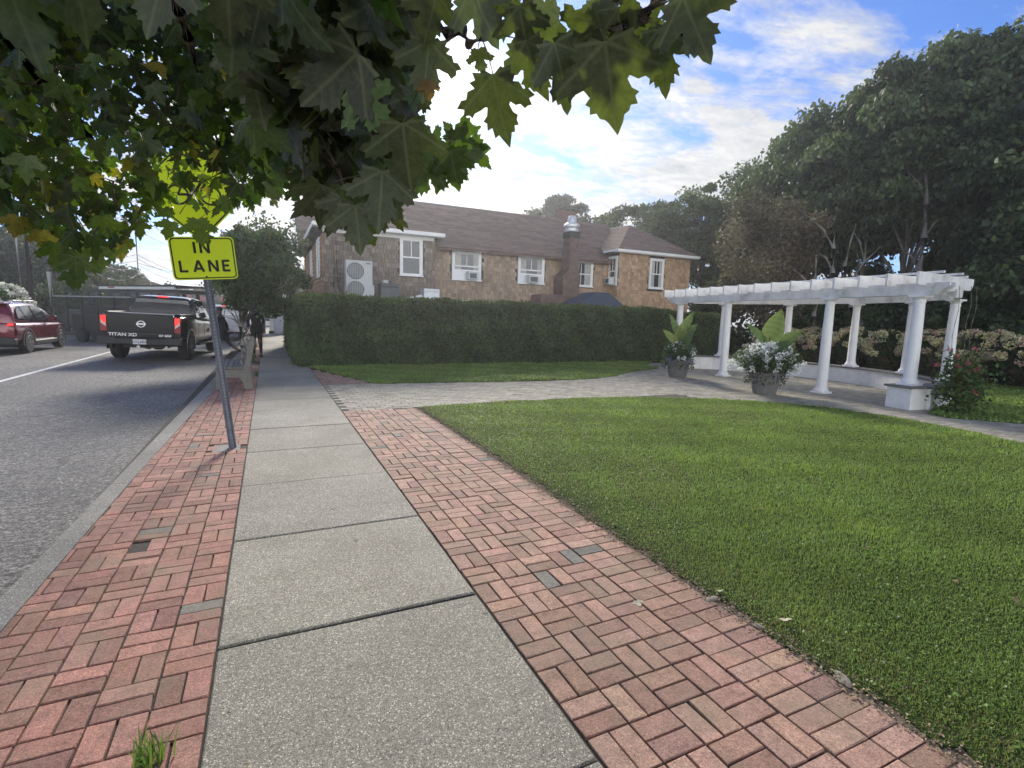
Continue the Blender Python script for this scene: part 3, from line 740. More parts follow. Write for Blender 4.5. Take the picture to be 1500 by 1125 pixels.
# back beams: facets between back columns
def arcp(u): return pl(PW(u,arc_n(u)))
bb=MB()
us=[-3.9,-3.25,-1.78,0,2.0,3.7,4.4]
for i in range(len(us)-1):
    a=list(arcp(us[i])) if i>0 else list(pl(PW(-3.75,arc_n(3.25)-.7)))
    c=list(arcp(us[i+1])) if i<5 else list(pl(PW(4.35,arc_n(3.7)-.8)))
    k=.003*(i%2)
    bb.bar((a[0],a[1],ZB+.09+k),(c[0],c[1],ZB+.09+k),.10,.18)
bb.build('back_beam','paint_worn',perg)
# rafters, slightly fanned, tall boards with cut ends
NRA=15
for i in range(NRA):
    t=i/(NRA-1); u=-3.98+8.53*t; ub=-3.35+7.6*t
    if abs(ub)<RR-.2: nb=min(arc_n(max(-3.9,min(3.9,ub)))+.35,3.3)
    b=MB(); a=Vector(pl(PW(u,-.42))); c=Vector(pl(PW(ub,nb))); d=(c-a).normalized(); x=Vector((d.y,-d.x,0)); Lh=(c-a).length
    z0,z1=ZB+.185,ZB+.435
    prof=[(0,z1),(0,z0+.012),(.02,z0),(.08,z0-.001),(Lh-.15,z0),(Lh-.06,z0+.04),(Lh,z1-.12),(Lh,z1)]
    # notch onto the beams: boards sit 5 cm over the beam faces
    n=len(prof); vs=[]
    for s in (-.022,.022):
        for q,z in prof: p=a+d*q+x*s; vs.append((p.x,p.y,z))
    b.add(vs,[tuple(range(n)),tuple(range(2*n-1,n-1,-1))]+[(k,(k+1)%n,n+(k+1)%n,n+k) for k in range(n)])
    b.build('rafter','paint_worn',perg)
# purlins on top following the front line
for k,nn in enumerate((.25,.95,1.65,2.35)):
    hu=4.75-.42*k*k*.28
    b=MB(); a=pl(PW(-hu+.75,nn)); c=pl(PW(hu,nn)); b.bar((a[0],a[1],ZB+.46),(c[0],c[1],ZB+.46),.045,.045); b.build('purlin','paint_worn',perg)
# low wall: arc from pier to pier, with cap
def arcwall(z0,z1,half,mat,name,ext=0):
    P=[]
    path=[]
    K=30
    for i in range(K+1):
        th=-1+2*i/K; u=.2+3.7*th; path.append((u,arc_n(u)))
    path=[(-3.95,.12)]+path+[(4.35,.12)]
    ins=[];outs=[]
    for i,(u,n) in enumerate(path):
        a=path[max(0,i-1)];b_=path[min(len(path)-1,i+1)]; dx,dy=b_[0]-a[0],b_[1]-a[1]; l=math.hypot(dx,dy); nx,ny=dy/l,-dx/l
        ins.append((u-nx*half,n-ny*half)); outs.append((u+nx*half,n+ny*half))
    b=MB(); rings=[]
    for i in range(len(path)):
        a=pl(PW(*ins[i]));c=pl(PW(*outs[i])); rings.append([(a[0],a[1],z0),(c[0],c[1],z0),(c[0],c[1],z1),(a[0],a[1],z1)])
    b.loft(rings); return b.build(name,mat,perg)
arcwall(-.02,WALLH-.003,.17,'wall_white','low_wall'); arcwall(WALLH,WALLH+.038,.21,'cap_stone','wall_cap')
for u in (-3.8,4.15):
    for (h0,h1,z0,z1,mt,nm) in ((.25,.34,-.02,WALLH+.002,'wall_white','end_pier'),(.29,.385,WALLH+.0025,WALLH+.043,'cap_stone','pier_cap')):
        b=MB(); cs=[pl(PW(u+a*h0,.05+c*h1)) for a,c in ((-1,-1),(1,-1),(1,1),(-1,1))]
        b.loft([[(p[0],p[1],z) for p in cs] for z in (z0,z1)]); b.build(nm,mt,perg,bevel=.006)
# ropes hanging from the pergola corner
rp=MB()
for (u,n,zb) in ((-4.2,.75,.9),(-4.25,.82,.7),(-4.15,.5,.5)):
    a=pl(PW(u,n,0)); pts=[(a[0]+.02*math.sin(k),a[1]+.015*math.cos(k*1.7),2.45-(2.45-zb)*k/8) for k in range(9)]
    rp.tube(pts,.007,5)
rp.build('hanging_cord','rope',perg)
# ================= PLANTERS =================
def petals_np(name,centers,spread,size,col,parent,n_each,mat='petal'):
    C=np.repeat(np.array(centers),n_each,axis=0); n=len(C); P=C+rnd(n,1)*spread
    return instance(LEAF4*[1.6,1,1.5],LF4,P,basis(rnd(n)+[0,0,.2],rnd(n),rs.uniform(.7,1.3,n)*size),tints(col,n,.04,.18),name,mat,parent)
def leaves_np(name,P,size,col,parent,mat='leaf_far',up=(0,0,.2),spread=1,shape=LEAF4,faces=LF4,vv=.4):
    n=len(P); return instance(shape,faces,P,basis(rnd(n,spread)+np.array(up),rnd(n)+[0,0,.8],rs.uniform(.6,1.3,n)*size),tints(col,n,.12,vv),name,mat,parent)
def big_leaf(parent,base,tip,width,fold=.25,notch=.14,tiltn=(0,-1,.3),tint=(.24,.36,.06)):
    base=Vector(base);tip=Vector(tip);ax=(tip-base);Ln=ax.length;ax.normalize(); nn=Vector(tiltn); nn=(nn-ax*nn.dot(ax)).normalized(); rr=ax.cross(nn)
    b=MB(); K=12; rows=[]
    for i in range(K+1):
        t=i/K; wd=width*.56*(math.sin(math.pi*min(1,(t+.10)/1.10)**.72)**.85 if t<1 else 0)
        bend_=-.20*Ln*t*t; row=[]
        for s in (-1,-.66,-.33,0,.33,.66,1):
            wv=.018*math.sin(t*26+s*5)*abs(s)
            back=-notch*Ln*abs(s)*(1-t)**2
            p=base+ax*(t*Ln+back)+rr*(s*wd)+nn*(fold*abs(s)*wd*1.0+wv+bend_); row.append(tuple(p))
        rows.append(row)
    vs=[p for r_ in rows for p in r_]; fs=[]
    for i in range(K):
        for j in range(6): fs.append((i*7+j,i*7+j+1,(i+1)*7+j+1,(i+1)*7+j))
    for q,f in enumerate(fs):
        jj=q%6; ii=q//6; g_=(1.13 if ii%2 else .9)*(1.25 if jj in (0,5) else 1)
        b.c.append(tuple(np.clip(np.array(tint)*g_,0,1)))
    b.v=[tuple(map(float,q)) for q in vs]; b.f=fs; return b.build('broad_leaf','leaf_far',parent,smooth=True)
def planter(loc,rz,label,kind):
    t=empty('flower_planter',loc,rz,label,'planter','planters in front of the pergola')
    b=MB(); b.lathe([(.001,0),(.235,0),(.25,.03),(.30,.30),(.335,.455),(.36,.46),(.365,.50),(.35,.525),(.325,.525),(.315,.47),(.001,.47)],0,0,32); b.build('pot','pot',t,smooth=True)
    b=MB(); b.lathe([(.001,.472),(.31,.472),(.2,.50),(.001,.52)],0,0,16); b.build('potting_soil','soil',t)
    W=.80 if kind else .52; Hh=.66 if kind else .5
    n=4200; d=rnd(n); d/=np.linalg.norm(d,axis=1,keepdims=True); r_=rs.rand(n,1)**.4
    P=d*r_*[W*.9,W*.9,Hh*.55]+[0,0,.62+Hh*.28]; P=P[(P[:,2]>.30)&((np.hypot(P[:,0],P[:,1])>.37)|(P[:,2]>.5))]
    leaves_np('foliage',P,.06,(.05,.095,.03),t)
    # stems with white flowers
    st=MB(); cs=[]
    for k in range(210 if kind else 50):
        a=rs.uniform(0,6.283); el=rs.uniform(.05,1.35); L_=rs.uniform(.55,1.0)
        e=np.array([math.cos(a)*math.cos(el)*W*1.12,math.sin(a)*math.cos(el)*W*1.12,.60+math.sin(el)*Hh*1.05-.12])*[1,1,1]; e[:2]*=L_
        st.tube([(0+e[0]*.2,e[1]*.2,.5),(e[0]*.65,e[1]*.65,.5+(e[2]-.5)*.75),tuple(e)],.004,4)
        for q in range(4): cs.append(e-np.array([e[0],e[1],e[2]-.5])*.055*q)
    st.build('stem','twig',t)
    petals_np('white_blossom',cs,.026,.048,(.82,.84,.80),t,6)
    cs=[]
    for k in range(46):
        a=rs.uniform(0,6.283); rr=rs.uniform(.30,.47); cs.append((math.cos(a)*rr,math.sin(a)*rr,rs.uniform(.36,.66)))
    petals_np('purple_blossom',cs,.035,.032,(.26,.22,.42),t,7)
    P=np.array([(math.cos(a)*r2,math.sin(a)*r2,z) for a,r2,z in zip(rs.uniform(0,6.28,500),rs.uniform(.33,.45,500),rs.uniform(.26,.6,500))])
    leaves_np('trailing_foliage',P,.05,(.04,.06,.03),t,up=(0,0,-1.2))
    return t
pA=planter(tuple(atZ(992,552,0)),0,'grey round planter left of the pergola with sparse white flowers and upright broad leaves',0)
pB=planter(tuple(atZ(1119,577,0)),R(20),'large grey round planter overflowing with white flowers before the front columns',1)
# camera-facing frame for leaf fans (leaves really splay in this plane)
def fan(t,rows):
    v=Vector((-t.location.x,-t.location.y,0)).normalized(); rt=Vector((-v.y,v.x,0)); rt=-rt if rt.dot(Vector((.9,-.43,0)))<0 else rt
    inv=Matrix.Rotation(-t.rotation_euler.z,3,'Z')
    stt=MB()
    for (x0,z0,x1,z1,wd,dpt,tl) in rows:
        a=inv@(rt*x0+v*dpt); c=inv@(rt*x1+v*(dpt+.12*(1 if dpt>=0 else -1))); n=inv@(v*1+rt*tl)
        big_leaf(t,(a.x,a.y,z0),(c.x,c.y,z1),wd,tiltn=(n.x,n.y,.35),tint=(.14,.19,.05) if rs.rand()>.5 else (.07,.12,.035))
        stt.tube([(0,0,.5),(a.x*.7,a.y*.7,z0*.7+.15),(a.x,a.y,z0+.02)],.011,6)
    stt.build('leaf_stalk','leaf_far',t) 
fan(pB,[(.02,1.30,.20,1.93,.40,.05,.1),(-.10,1.22,-.46,1.66,.17,.10,.5),(.28,1.18,.66,1.55,.26,-.05,-.3),(.05,1.1,.02,1.5,.2,-.2,.4),(.15,1.05,.5,1.3,.2,.25,-.3)])
fan(pA,[(.05,1.28,.28,1.90,.26,.0,-.2),(-.04,1.20,-.28,1.86,.20,.05,.4),(-.15,1.05,-.46,1.40,.20,.1,.3),(.12,1.15,.42,1.58,.26,.1,-.2),(.0,1.15,.08,1.62,.28,.15,.1),(.16,1.0,.32,1.42,.24,.2,-.4),(.0,1.0,-.15,1.45,.22,-.2,.3)])
# ================= HEDGE =================
def hedge(name,label,boxes,dens=1500,leaf=.085,col=(.085,.12,.046)):
    t=empty(name,(boxes[0][0],boxes[0][2],0),0,label,'hedge'); ox,oy=boxes[0][0],boxes[0][2]
    b=MB(); PP=[];NN=[]
    for (x0,x1,y0,y1,h) in boxes:
        b.box(x0-ox+.10,x1-ox-.10,y0-oy+.10,y1-oy-.10,-.02,h-.10)
        for (ax,c,s,w0,w1,z0,z1) in (('y',y0,-1,x0,x1,0,h),('y',y1,1,x0,x1,0,h),('x',x0,-1,y0,y1,0,h),('x',x1,1,y0,y1,0,h),('z',h,1,x0,x1,y0,y1)):
            A=(w1-w0)*(z1-z0); n=int(A*dens); u=rs.uniform(w0,w1,n); v=rs.uniform(z0,z1,n)
            lump=.05*np.sin(u*2.3+v*1.7)+.035*np.sin(u*6.1-v*4.2)+rs.randn(n)*.045
            if ax=='y': P=np.column_stack([u,np.full(n,c)+s*lump+ (-s)*.03,v]); nn=np.array([0,s,0])
            elif ax=='x': P=np.column_stack([np.full(n,c)+s*lump,u,v]); nn=np.array([s,0,0])
            else: P=np.column_stack([u,v,np.full(n,c)+lump*.7]); nn=np.array([0,0,1])
            PP.append(P); NN.append(np.tile(nn,(n,1)))
    b.build('hedge_core','hedge_dark',t)
    P=np.concatenate(PP)-[ox,oy,0]; Nn=np.concatenate(NN); n=len(P)
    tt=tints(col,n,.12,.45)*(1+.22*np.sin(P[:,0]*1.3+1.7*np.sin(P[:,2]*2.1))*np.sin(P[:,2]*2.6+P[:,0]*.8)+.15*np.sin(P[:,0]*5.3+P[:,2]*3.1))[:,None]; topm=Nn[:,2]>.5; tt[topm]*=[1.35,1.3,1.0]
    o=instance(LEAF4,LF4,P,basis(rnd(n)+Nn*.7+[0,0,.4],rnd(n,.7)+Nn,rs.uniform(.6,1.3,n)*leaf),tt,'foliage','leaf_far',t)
    return t
hedge('clipped_hedge','long clipped dark green hedge running from the pavement past the shingled house',[(.80,14.9,16.0,17.3,2.02),(.80,2.1,17.3,26.0,2.04)])
hedge('clipped_hedge','lower clipped hedge section behind the pergola columns',[(15.6,19.2,17.2,18.3,1.95)],900)
bpy.data.objects['clipped_hedge']['group']='clipped hedges'; bpy.data.objects['clipped_hedge.001']['group']='clipped hedges'
# ================= HYDRANGEAS =================
def hydrangea(x,y,s,label,rot):
    t=empty('hydrangea_bush',(x,y,0),rot,label,'bush','hydrangea row behind the pergola')
    n=3000; d=rnd(n); d/=np.linalg.norm(d,axis=1,keepdims=True); r_=rs.uniform(.7,1.02,(n,1)); P=d*r_*[.95*s,.85*s,.78*s]+[0,0,.62*s]; P=P[P[:,2]>.02]
    leaves_np('foliage',P,.13,(.032,.060,.018),t)
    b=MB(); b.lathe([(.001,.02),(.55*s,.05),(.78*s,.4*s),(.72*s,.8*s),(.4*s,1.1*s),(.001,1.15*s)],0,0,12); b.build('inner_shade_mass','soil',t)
    cs=[]
    for k in range(60):
        a=rs.uniform(0,6.283); el=math.asin(rs.uniform(.05,1)); cs.append((math.cos(a)*math.cos(el)*1.0*s,math.sin(a)*math.cos(el)*.9*s,.62*s+math.sin(el)*.80*s))
    cs=np.array(cs); N_=60
    C=np.repeat(cs,N_,axis=0); n=len(C); d=rnd(n); d/=np.linalg.norm(d,axis=1,keepdims=True); P=C+d*np.repeat(rs.uniform(.09,.135,(len(cs),1)),N_,axis=0)*[1.1,1.1,.85]
    hc=np.repeat(np.array([(.66,.57,.27),(.54,.41,.25),(.62,.58,.30),(.56,.38,.26),(.74,.68,.38)])[rs.randint(0,5,len(cs))],N_,axis=0)
    tt=hc*(1+rs.uniform(-.2,.2,(n,1)))
    instance(LEAF4*[1.6,1,1],LF4,P+0*d,basis(rnd(n),d,rs.uniform(.045,.07,n)),tt.clip(0,1),'flower_head','petal',t)
    return t
HP=[(20.6,15.2,1.0),(20.3,13.7,1.05),(20.4,12.2,1.08),(20.3,10.8,1.05),(20.1,9.4,1.08),(19.9,8.0,1.12),(19.6,6.6,1.15),(19.2,5.2,1.15),(18.9,3.8,1.15),(19.6,2.4,1.1)]
HL=['hydrangea bush farthest left, seen between the planter and a slim column','tan-headed hydrangea bush seen behind the middle front column','hydrangea bush just right of the middle front column','hydrangea bush seen between the back columns of the pergola','hydrangea bush behind the paired right pergola columns','hydrangea bush left of the hanging cords','hydrangea bush rising above the pink rose bush','pale-headed hydrangea bush right of the pink rose bush','hydrangea bush nearest the right picture edge, on the lawn corner','hydrangea bush mostly cut by the right picture edge']
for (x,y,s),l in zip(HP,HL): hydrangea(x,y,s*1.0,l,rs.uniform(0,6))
# ================= ROSE BUSH by the end pier =================
rb=Vector(PW(-4.45,.35)); rose=empty('rose_bush',tuple(rb),0,'leafy bush with pink red flowers against the pergola end pier','bush')
n=1700; d=rnd(n); P=d*[.23,.23,.30]+[.05,-.02,.55]; P=P[(P[:,2]>.04)]
stm=MB(); FC=[]
for k in range(11):
    a=rs.uniform(0,6.28); h=rs.uniform(.7,1.35); sp=rs.uniform(.15,.5); e=(math.cos(a)*sp,math.sin(a)*sp,h)
    stm.tube([(0,0,0),(e[0]*.4,e[1]*.4,h*.5),e],[.012,.009,.005],5); FC.append(e); 
    m_=34; tt=rs.uniform(.3,1,m_)[:,None]; P=np.concatenate([P,np.array(e)*tt+rnd(m_,.05)])
stm.build('stem','twig',rose)
leaves_np('foliage',P*[.85,.85,.95],.08,(.075,.12,.035),rose)
FC+= [(rs.uniform(-.45,.5),rs.uniform(-.45,.35),rs.uniform(.25,1.15)) for _ in range(5)]
petals_np('red_blossom',[(x*.85,y*.85,z*.95) for x,y,z in FC],.02,.042,(.60,.06,.13),rose,9)
petals_np('yellowing_foliage',[(rs.uniform(-.3,.3),rs.uniform(-.3,.3),rs.uniform(.15,.6)) for _ in range(8)],.02,.07,(.4,.34,.05),rose,2)
# ================= WEED TUFT, STONES, LEAVES =================
def tuft(loc,label,n,h,name='weed_tuft'):
    r=np.random.RandomState(int(abs(loc[0]*100+loc[1]*37))); b=MB()
    for k in range(n):
        a=r.uniform(0,6.28); L_=h*r.uniform(.4,1.1); ln=r.uniform(.1,.75); x0,y0=r.randn(2)*.025; w_=r.uniform(.003,.0055); px,py=-math.sin(a)*w_,math.cos(a)*w_
        pts=[]
        for i in range(5):
            t=i/4; q=ln*L_*t**1.7; z=L_*(t-.35*ln*t*t); pts.append((x0+math.cos(a)*q,y0+math.sin(a)*q,z,1-t**2*.95))
        vs=[];fs=[]
        for (x,y,z,ww) in pts: vs+=[(x-px*ww,y-py*ww,z),(x+px*ww,y+py*ww,z)]
        b.add(vs,[(2*i,2*i+1,2*i+3,2*i+2) for i in range(4)],tuple(np.array((.08,.17,.03))*r.uniform(.6,1.3)))
    o=b.build(name,'grass'); o.location=loc; return tag(o,label,'weed')
wp=atZ(218,1118,0); tuft((float(wp[0]),float(wp[1]),0),'long-bladed grass tuft growing in a brick joint nearest the viewer',60,.13,'weed_tuft')
tuft((-.30,13.9,0),'small weed tuft at the pavement edge beside the bench back',40,.22)
# ================= SHINGLED HOUSE =================
house=empty('shingled_house',(1.9,20.0,0),0,'long weathered cedar shingle house with brown hip roofs behind the hedge','house')
OX,OY=1.9,20.0
def wall_shingles(name,axis,c,sgn,a0,a1,z0,z1,holes,base,mixc,vv=.22,course=.165):
    """vertical wall of individually laid shingles; axis 'y': plane y=c spanning x a0..a1; axis 'x': plane x=c spanning y"""
    it=[];z=z0;row=0
    while z<z1-.02:
        u=a0-rs.uniform(0,.12)
        while u<a1:
            w_=rs.uniform(.09,.21); u0=max(u,a0);u1=min(u+w_,a1)-.010; zt=min(z+course+.012,z1)
            if u1-u0>.02:
                hit=False
                for (h0,h1,k0,k1) in holes:
                    if u1>h0+.02 and u0<h1-.02 and z+course>k0+.02 and z<k1-.02: hit=True
                if not hit: it.append((u0,u1,z+rs.randn()*.004,zt))
            u+=w_
        z+=course; row+=1
    n=len(it); V=[];F=[];T=[]
    bs=np.array(base);mc=np.array(mixc)
    for k,(u0,u1,z,zt) in enumerate(it):
        o=c+sgn*.036+rs.randn()*.003; i=c+sgn*.006; bk=c
        q=[(u0,o,z),(u1,o,z),(u1,i,zt),(u0,i,zt),(u0,bk,z),(u1,bk,z),(u1,bk,zt),(u0,bk,zt)]
        V+=[((x-OX,y-OY,zz) if axis=='y' else (y-OX,x-OY,zz)) for x,y,zz in q]
        b_=8*k; F+=[(b_,b_+1,b_+2,b_+3),(b_,b_+4,b_+5,b_+1),(b_,b_+3,b_+7,b_+4),(b_+1,b_+5,b_+6,b_+2)]
        big=.5+.5*math.sin(u0*1.1+2)*math.sin(z*1.7+u0*.4); m_=np.clip(big*.45+rs.rand()*.7,0,1)
        T+=[(bs*(1-m_)+mc*m_)*(1+rs.uniform(-vv,vv))]*4
    o=np_mesh(name,np.array(V),np.array(F),np.array(T).clip(.01,1),'shingle',house); return o
def pbox(name,mat,x0,x1,y0,y1,z0,z1,parent=house,bevel=0):
    b=MB(); b.box(x0-OX,x1-OX,y0-OY,y1-OY,z0,z1); return b.build(name,mat,parent,bevel=bevel)
# window facing -Y : centre rectangle, 2 sashes
def window(x0,x1,z0,z1,y,unit=None,grid=True,raised=0,axis='y',sgn=-1,curt=.5):
    """outer casing x0..x1, z0..z1 on plane y"""
    w_=empty('window',(0,0,0)); w_.parent=house
    def bx(name,mat,a0,a1,d0,d1,c0,c1,par):
        b=MB()
        if axis=='y': b.box(a0-OX,a1-OX,min(y+sgn*d0,y+sgn*d1)-OY,max(y+sgn*d0,y+sgn*d1)-OY,c0,c1)
        else: b.box(min(y+sgn*d0,y+sgn*d1)-OX,max(y+sgn*d0,y+sgn*d1)-OX,a0-OY,a1-OY,c0,c1)
        return b.v,b.f
    def grp(name,mat,lst,par=w_):
        b=MB()
        for q in lst:
            v,f=bx(name,mat,*q,par); b.add(v,f)
        return b.build(name,mat,par)
    cs=.085
    grp('window_frame','paint_white',[(x0,x0+cs,0,.055,z0+.0,z1),(x1-cs,x1,0,.055,z0,z1),(x0+cs,x1-cs,0,.052,z1-cs,z1),(x0-.03,x1+.03,0,.085,z0-.05,z0)])
    i0,i1,j0,j1=x0+cs,x1-cs,z0,z1-cs; mid=j0+(j1-j0)*.5
    grp('pane','glass',[(i0,i1,.004,.010,j0,j1)])
    sh=[(i0,i0+.04,.014,.040,mid,j1),(i1-.04,i1,.014,.040,mid,j1),(i0+.04,i1-.04,.014,.040,j1-.04,j1),(i0+.04,i1-.04,.014,.042,mid-.02,mid+.03)]
    lz=j0+raised
    sh+=[(i0,i0+.04,.012,.030,lz,mid-.021),(i1-.04,i1,.012,.030,lz,mid-.021),(i0+.04,i1-.04,.012,.032,lz,lz+.06)]
    if grid:
        m_=(i0+i1)/2; sh+=[(m_-.014,m_+.014,.014,.034,mid+.031,j1-.041)]
        if grid==2: sh+=[(m_-.014,m_+.014,.012,.026,lz+.061,mid-.022)]
    grp('sash','paint_white',sh)
    if curt:
        k0=i0+.04; ww=(i1-i0-.08)
        grp('curtain','curtain',[(k0+.01,k0+ww*curt*.45,.0102,.0118,j0+.06,j1-.05)]); grp('curtain','curtain',[(k0+ww*(1-curt*.35),k0+ww-.01,.0102,.0118,j0+.06,j1-.05)])
    if unit:
        a,b2=unit; zz=j0
        if raised: [grp('filler_panel','metal_white',[q_]) for q_ in ((i0,a,.012,.022,zz,zz+raised-.002),(b2,i1,.012,.022,zz,zz+raised-.002))]
        ac=empty('window_air_conditioner',(0,0,0)); 
        ac.parent=w_
        v=MB()
        for q in ((a,b2,.03,.33,zz+.0,zz+.30),):
            vv_,f=bx('','',*q,None); v.add(vv_,f)
        v.build('unit_casing','ac_white',w_,bevel=.01)
        v=MB()
        for q in ((a+.05,b2-.05,.331,.336,zz+.05,zz+.25),):
            vv_,f=bx('','',*q,None); v.add(vv_,f)
        v.build('unit_grille','ac_dark',w_)
        bpy.data.objects.remove(ac)
    return w_
MY=20.35   # main wall plane
WY=20.0    # left wing plane
RX=14.62   # right wing left side plane
# windows measured on the wall planes
def wy(px,py,Y): p=atY(px,py,Y); return p[0],p[2]
lw=(4.63,5.52,3.12,4.53)
holesL=[(lw[0],lw[1],lw[2]-.05,lw[3])]
def onY(a,b,Y): x0,z1=wy(*a,Y); x1,z0=wy(*b,Y); return (x0,x1,z0,z1)
w2=onY((662,366),(704,411),MY); w3=onY((759,373),(796,416),MY); w4=onY((834,380),(867,420),MY)
holesM=[(w_[0],w_[1],w_[2]-.05,w_[3]) for w_ in (w2,w3,w4)]
GREY=(.20,.17,.14); GREY2=(.36,.30,.24); WARM=(.68,.46,.28); WARM2=(.52,.36,.23); ORG=(.55,.29,.13); MID=(.38,.29,.21)
XL=1.86
wall_shingles('front_wall','y',WY,-1,XL,6.02,2.2,4.47,holesL,GREY,GREY2)
wall_shingles('front_wall','y',MY,-1,6.02,11.2,2.2,4.30,holesM,MID,(.50,.38,.27))
wall_shingles('front_wall','y',MY,-1,11.2,RX,2.2,4.30,holesM,(.45,.33,.23),WARM2)
p=ray(907,380); RYF=RX/p[0]*p[1]
print('right wing front Y',RYF)
xr=atY(1010,400,RYF)[0]; print('xr',xr)
w5=onY((952,378),(970,423),RYF)
zr_e=atY(960,373,RYF)[2]
wall_shingles('front_wall','y',RYF,-1,RX,xr,1.2,zr_e,[(w5[0],w5[1],w5[2]-.05,w5[3])],WARM,WARM2)
sy0=RX; 
q0=ray(891,400);q1=ray(905,400); ya=RX/q1[0]*q1[1]; yb=RX/q0[0]*q0[1]
ws=(ya+.02,yb,3.25,4.55)
wall_shingles('side_wall','x',RX,-1,RYF,MY+.1,2.2,zr_e,[(ws[0],ws[1],ws[2]-.05,ws[3])],WARM,WARM2)
wall_shingles('side_wall','x',XL,-1,WY,30,2.1,4.4,[(21.0,22.1,2.95,4.4),(24.6,25.6,3.2,4.3)],ORG,WARM2)
wall_shingles('side_wall','x',6.02,1,WY,MY,2.2,4.47,[],MID,GREY)
wall_shingles('side_wall','x',xr,1,RYF,30,1.2,zr_e,[],WARM,WARM2)
# wall bodies behind shingles
def body(x0,x1,y0,y1,z0,z1): return pbox('wall_core','duct_dark',x0,x1,y0,y1,z0,z1)
body(XL+.004,6.016,WY+.004,29.9,0,4.44); body(6.0,RX+.3,MY+.004,29,0,4.28); body(RX+.004,xr-.004,RYF+.004,29.8,0,zr_e-.03)
window(*lw,WY,grid=1,curt=0)
window(*w2,MY,unit=(w2[0]+.62,w2[0]+1.02),raised=.34,grid=1,curt=.6)
window(*w3,MY,unit=(w3[0]+.42,w3[0]+.87),raised=.34,grid=1,curt=.6)
window(*w4,MY,grid=2,curt=.9)
window(*w5,RYF,grid=1,curt=.7)
window(ws[0],ws[1],ws[2],ws[3],RX,grid=1,axis='x',sgn=-1,curt=.5,unit=(ws[0]+.18,ws[0]+.55),raised=.3)
window(21.0,22.1,2.95,4.4,XL,grid=1,axis='x',sgn=-1,curt=.3)
window(24.6,25.6,3.2,4.3,XL,grid=1,axis='x',sgn=-1,curt=.3)
# roofs -------------------------------------------------------
def roof(name,quads,th=.10,rowh=.14):
    """each quad/tri given by eave a,b then ridge c(,d); built as courses of individual tabs with tint"""
    V=[];F=[];T=[]; k=0
    for q in quads:
        a,b=np.array(q[0],float),np.array(q[1],float)
        c=np.array(q[2],float); d=np.array(q[3],float) if len(q)>3 else c
        H=np.linalg.norm((c+d)/2-(a+b)/2); n=max(3,int(H/rowh)); nrm_=np.cross(b-a,(c+d)/2-(a+b)/2); nrm_/=np.linalg.norm(nrm_); nrm_*= (1 if nrm_[2]>0 else -1)
        for i in range(n):
            t0=i/n;t1=(i+1)/n+.0; L0=a+(d-a)*t0;R0=b+(c-b)*t0;L1=a+(d-a)*t1;R1=b+(c-b)*t1
            W=np.linalg.norm(R0-L0)
            if W<.05: continue
            m=max(1,int(W/.32)); ed=[0]+sorted(np.clip((np.arange(1,m)+rs.uniform(-.3,.3,m-1))/m,0,1))+[1]
            for j in range(len(ed)-1):
                u0,u1=ed[j],ed[j+1]; P=[L0+(R0-L0)*u0+nrm_*.014,L0+(R0-L0)*u1+nrm_*.014,L1+(R1-L1)*u1+nrm_*.002,L1+(R1-L1)*u0+nrm_*.002,L0+(R0-L0)*u0-nrm_*.01,L0+(R0-L0)*u1-nrm_*.01]
                V+=[p_-[OX,OY,0] for p_ in P]; F+=[(k,k+1,k+2,k+3),(k,k+4,k+5,k+1)]; k+=6
                cc=np.array((.26,.19,.15))*(1+rs.uniform(-.2,.2))*(1+.08*math.sin(u0*9+i)); T+=[cc,cc]
    return np_mesh(name,np.array(V),np.array(F),np.array(T),'roofing',house)
def eave(pts,w=.14,name='eave_trim'):
    b=MB()
    for i in range(len(pts)-1):
        a=Vector(pts[i])-Vector((OX,OY,0));c=Vector(pts[i+1])-Vector((OX,OY,0)); b.bar(a,c,.035+.002*i,w)
    return b.build(name,'paint_white',house)
# main roof: front slope and back slope
RZ=6.78; RYr=24.05; EZ=4.30; EY=MY-.28
roof('main_roof',[((5.2,EY,EZ),(RX+.6,EY,EZ),(17.0,RYr,RZ+.02),(5.2,RYr,RZ)),((17,28,EZ),(5.2,28,EZ),(5.2,RYr,RZ),(17,RYr,RZ+.02))])
eave([(6.0,EY+.02,EZ-.06),(RX-.02,EY+.02,EZ-.06)],.07,'gutter_board').data.materials[0]=M['duct']
# left wing hip
e0=(XL-.35,WY-.38,4.72); e1=(6.30,WY-.38,4.72); pk=(5.15,22.6,6.38)
pk2=(3.9,22.6,6.38)
roof('wing_roof',[(e0,e1,(4.6,23.0,6.55),(3.4,23.0,6.55)),(e1,(6.30,24.4,4.95),(4.6,24.4,6.60),(4.6,23.0,6.55)),((XL-.35,30,4.72),e0,(3.4,23.0,6.55),(3.4,30,6.55))])
pbox('soffit','paint_white',XL-.33,6.28,WY-.36,WY-.0,4.60,4.68)
eave([(XL-.35,WY-.385,4.68),(6.30,WY-.385,4.68)],.13); eave([(6.30,WY-.385,4.68),(6.30,WY+.6,4.70)],.13); eave([(XL-.35,WY-.385,4.68),(XL-.35,30,4.68)],.13)
pbox('frieze_board','paint_white',XL,5.98,WY-.045,WY-.001,4.47,4.60)
# left gable seen along the street
gb=MB(); gb.prism([(24.2-OY,4.5),(30-OY,4.5),(27.1-OY,6.1)],'x',XL-.5-OX,XL+3.3-OX); gb.build('street_gable','duct_dark',house)
roof('gable_roof',[((XL-.6,24.0,4.4),(XL+3.6,24.0,4.4),(XL+3.6,27.1,6.2),(XL-.6,27.1,6.2))])
eave([(XL-.62,24.0,4.36),(XL-.62,27.1,6.16)],.20,'rake_board')
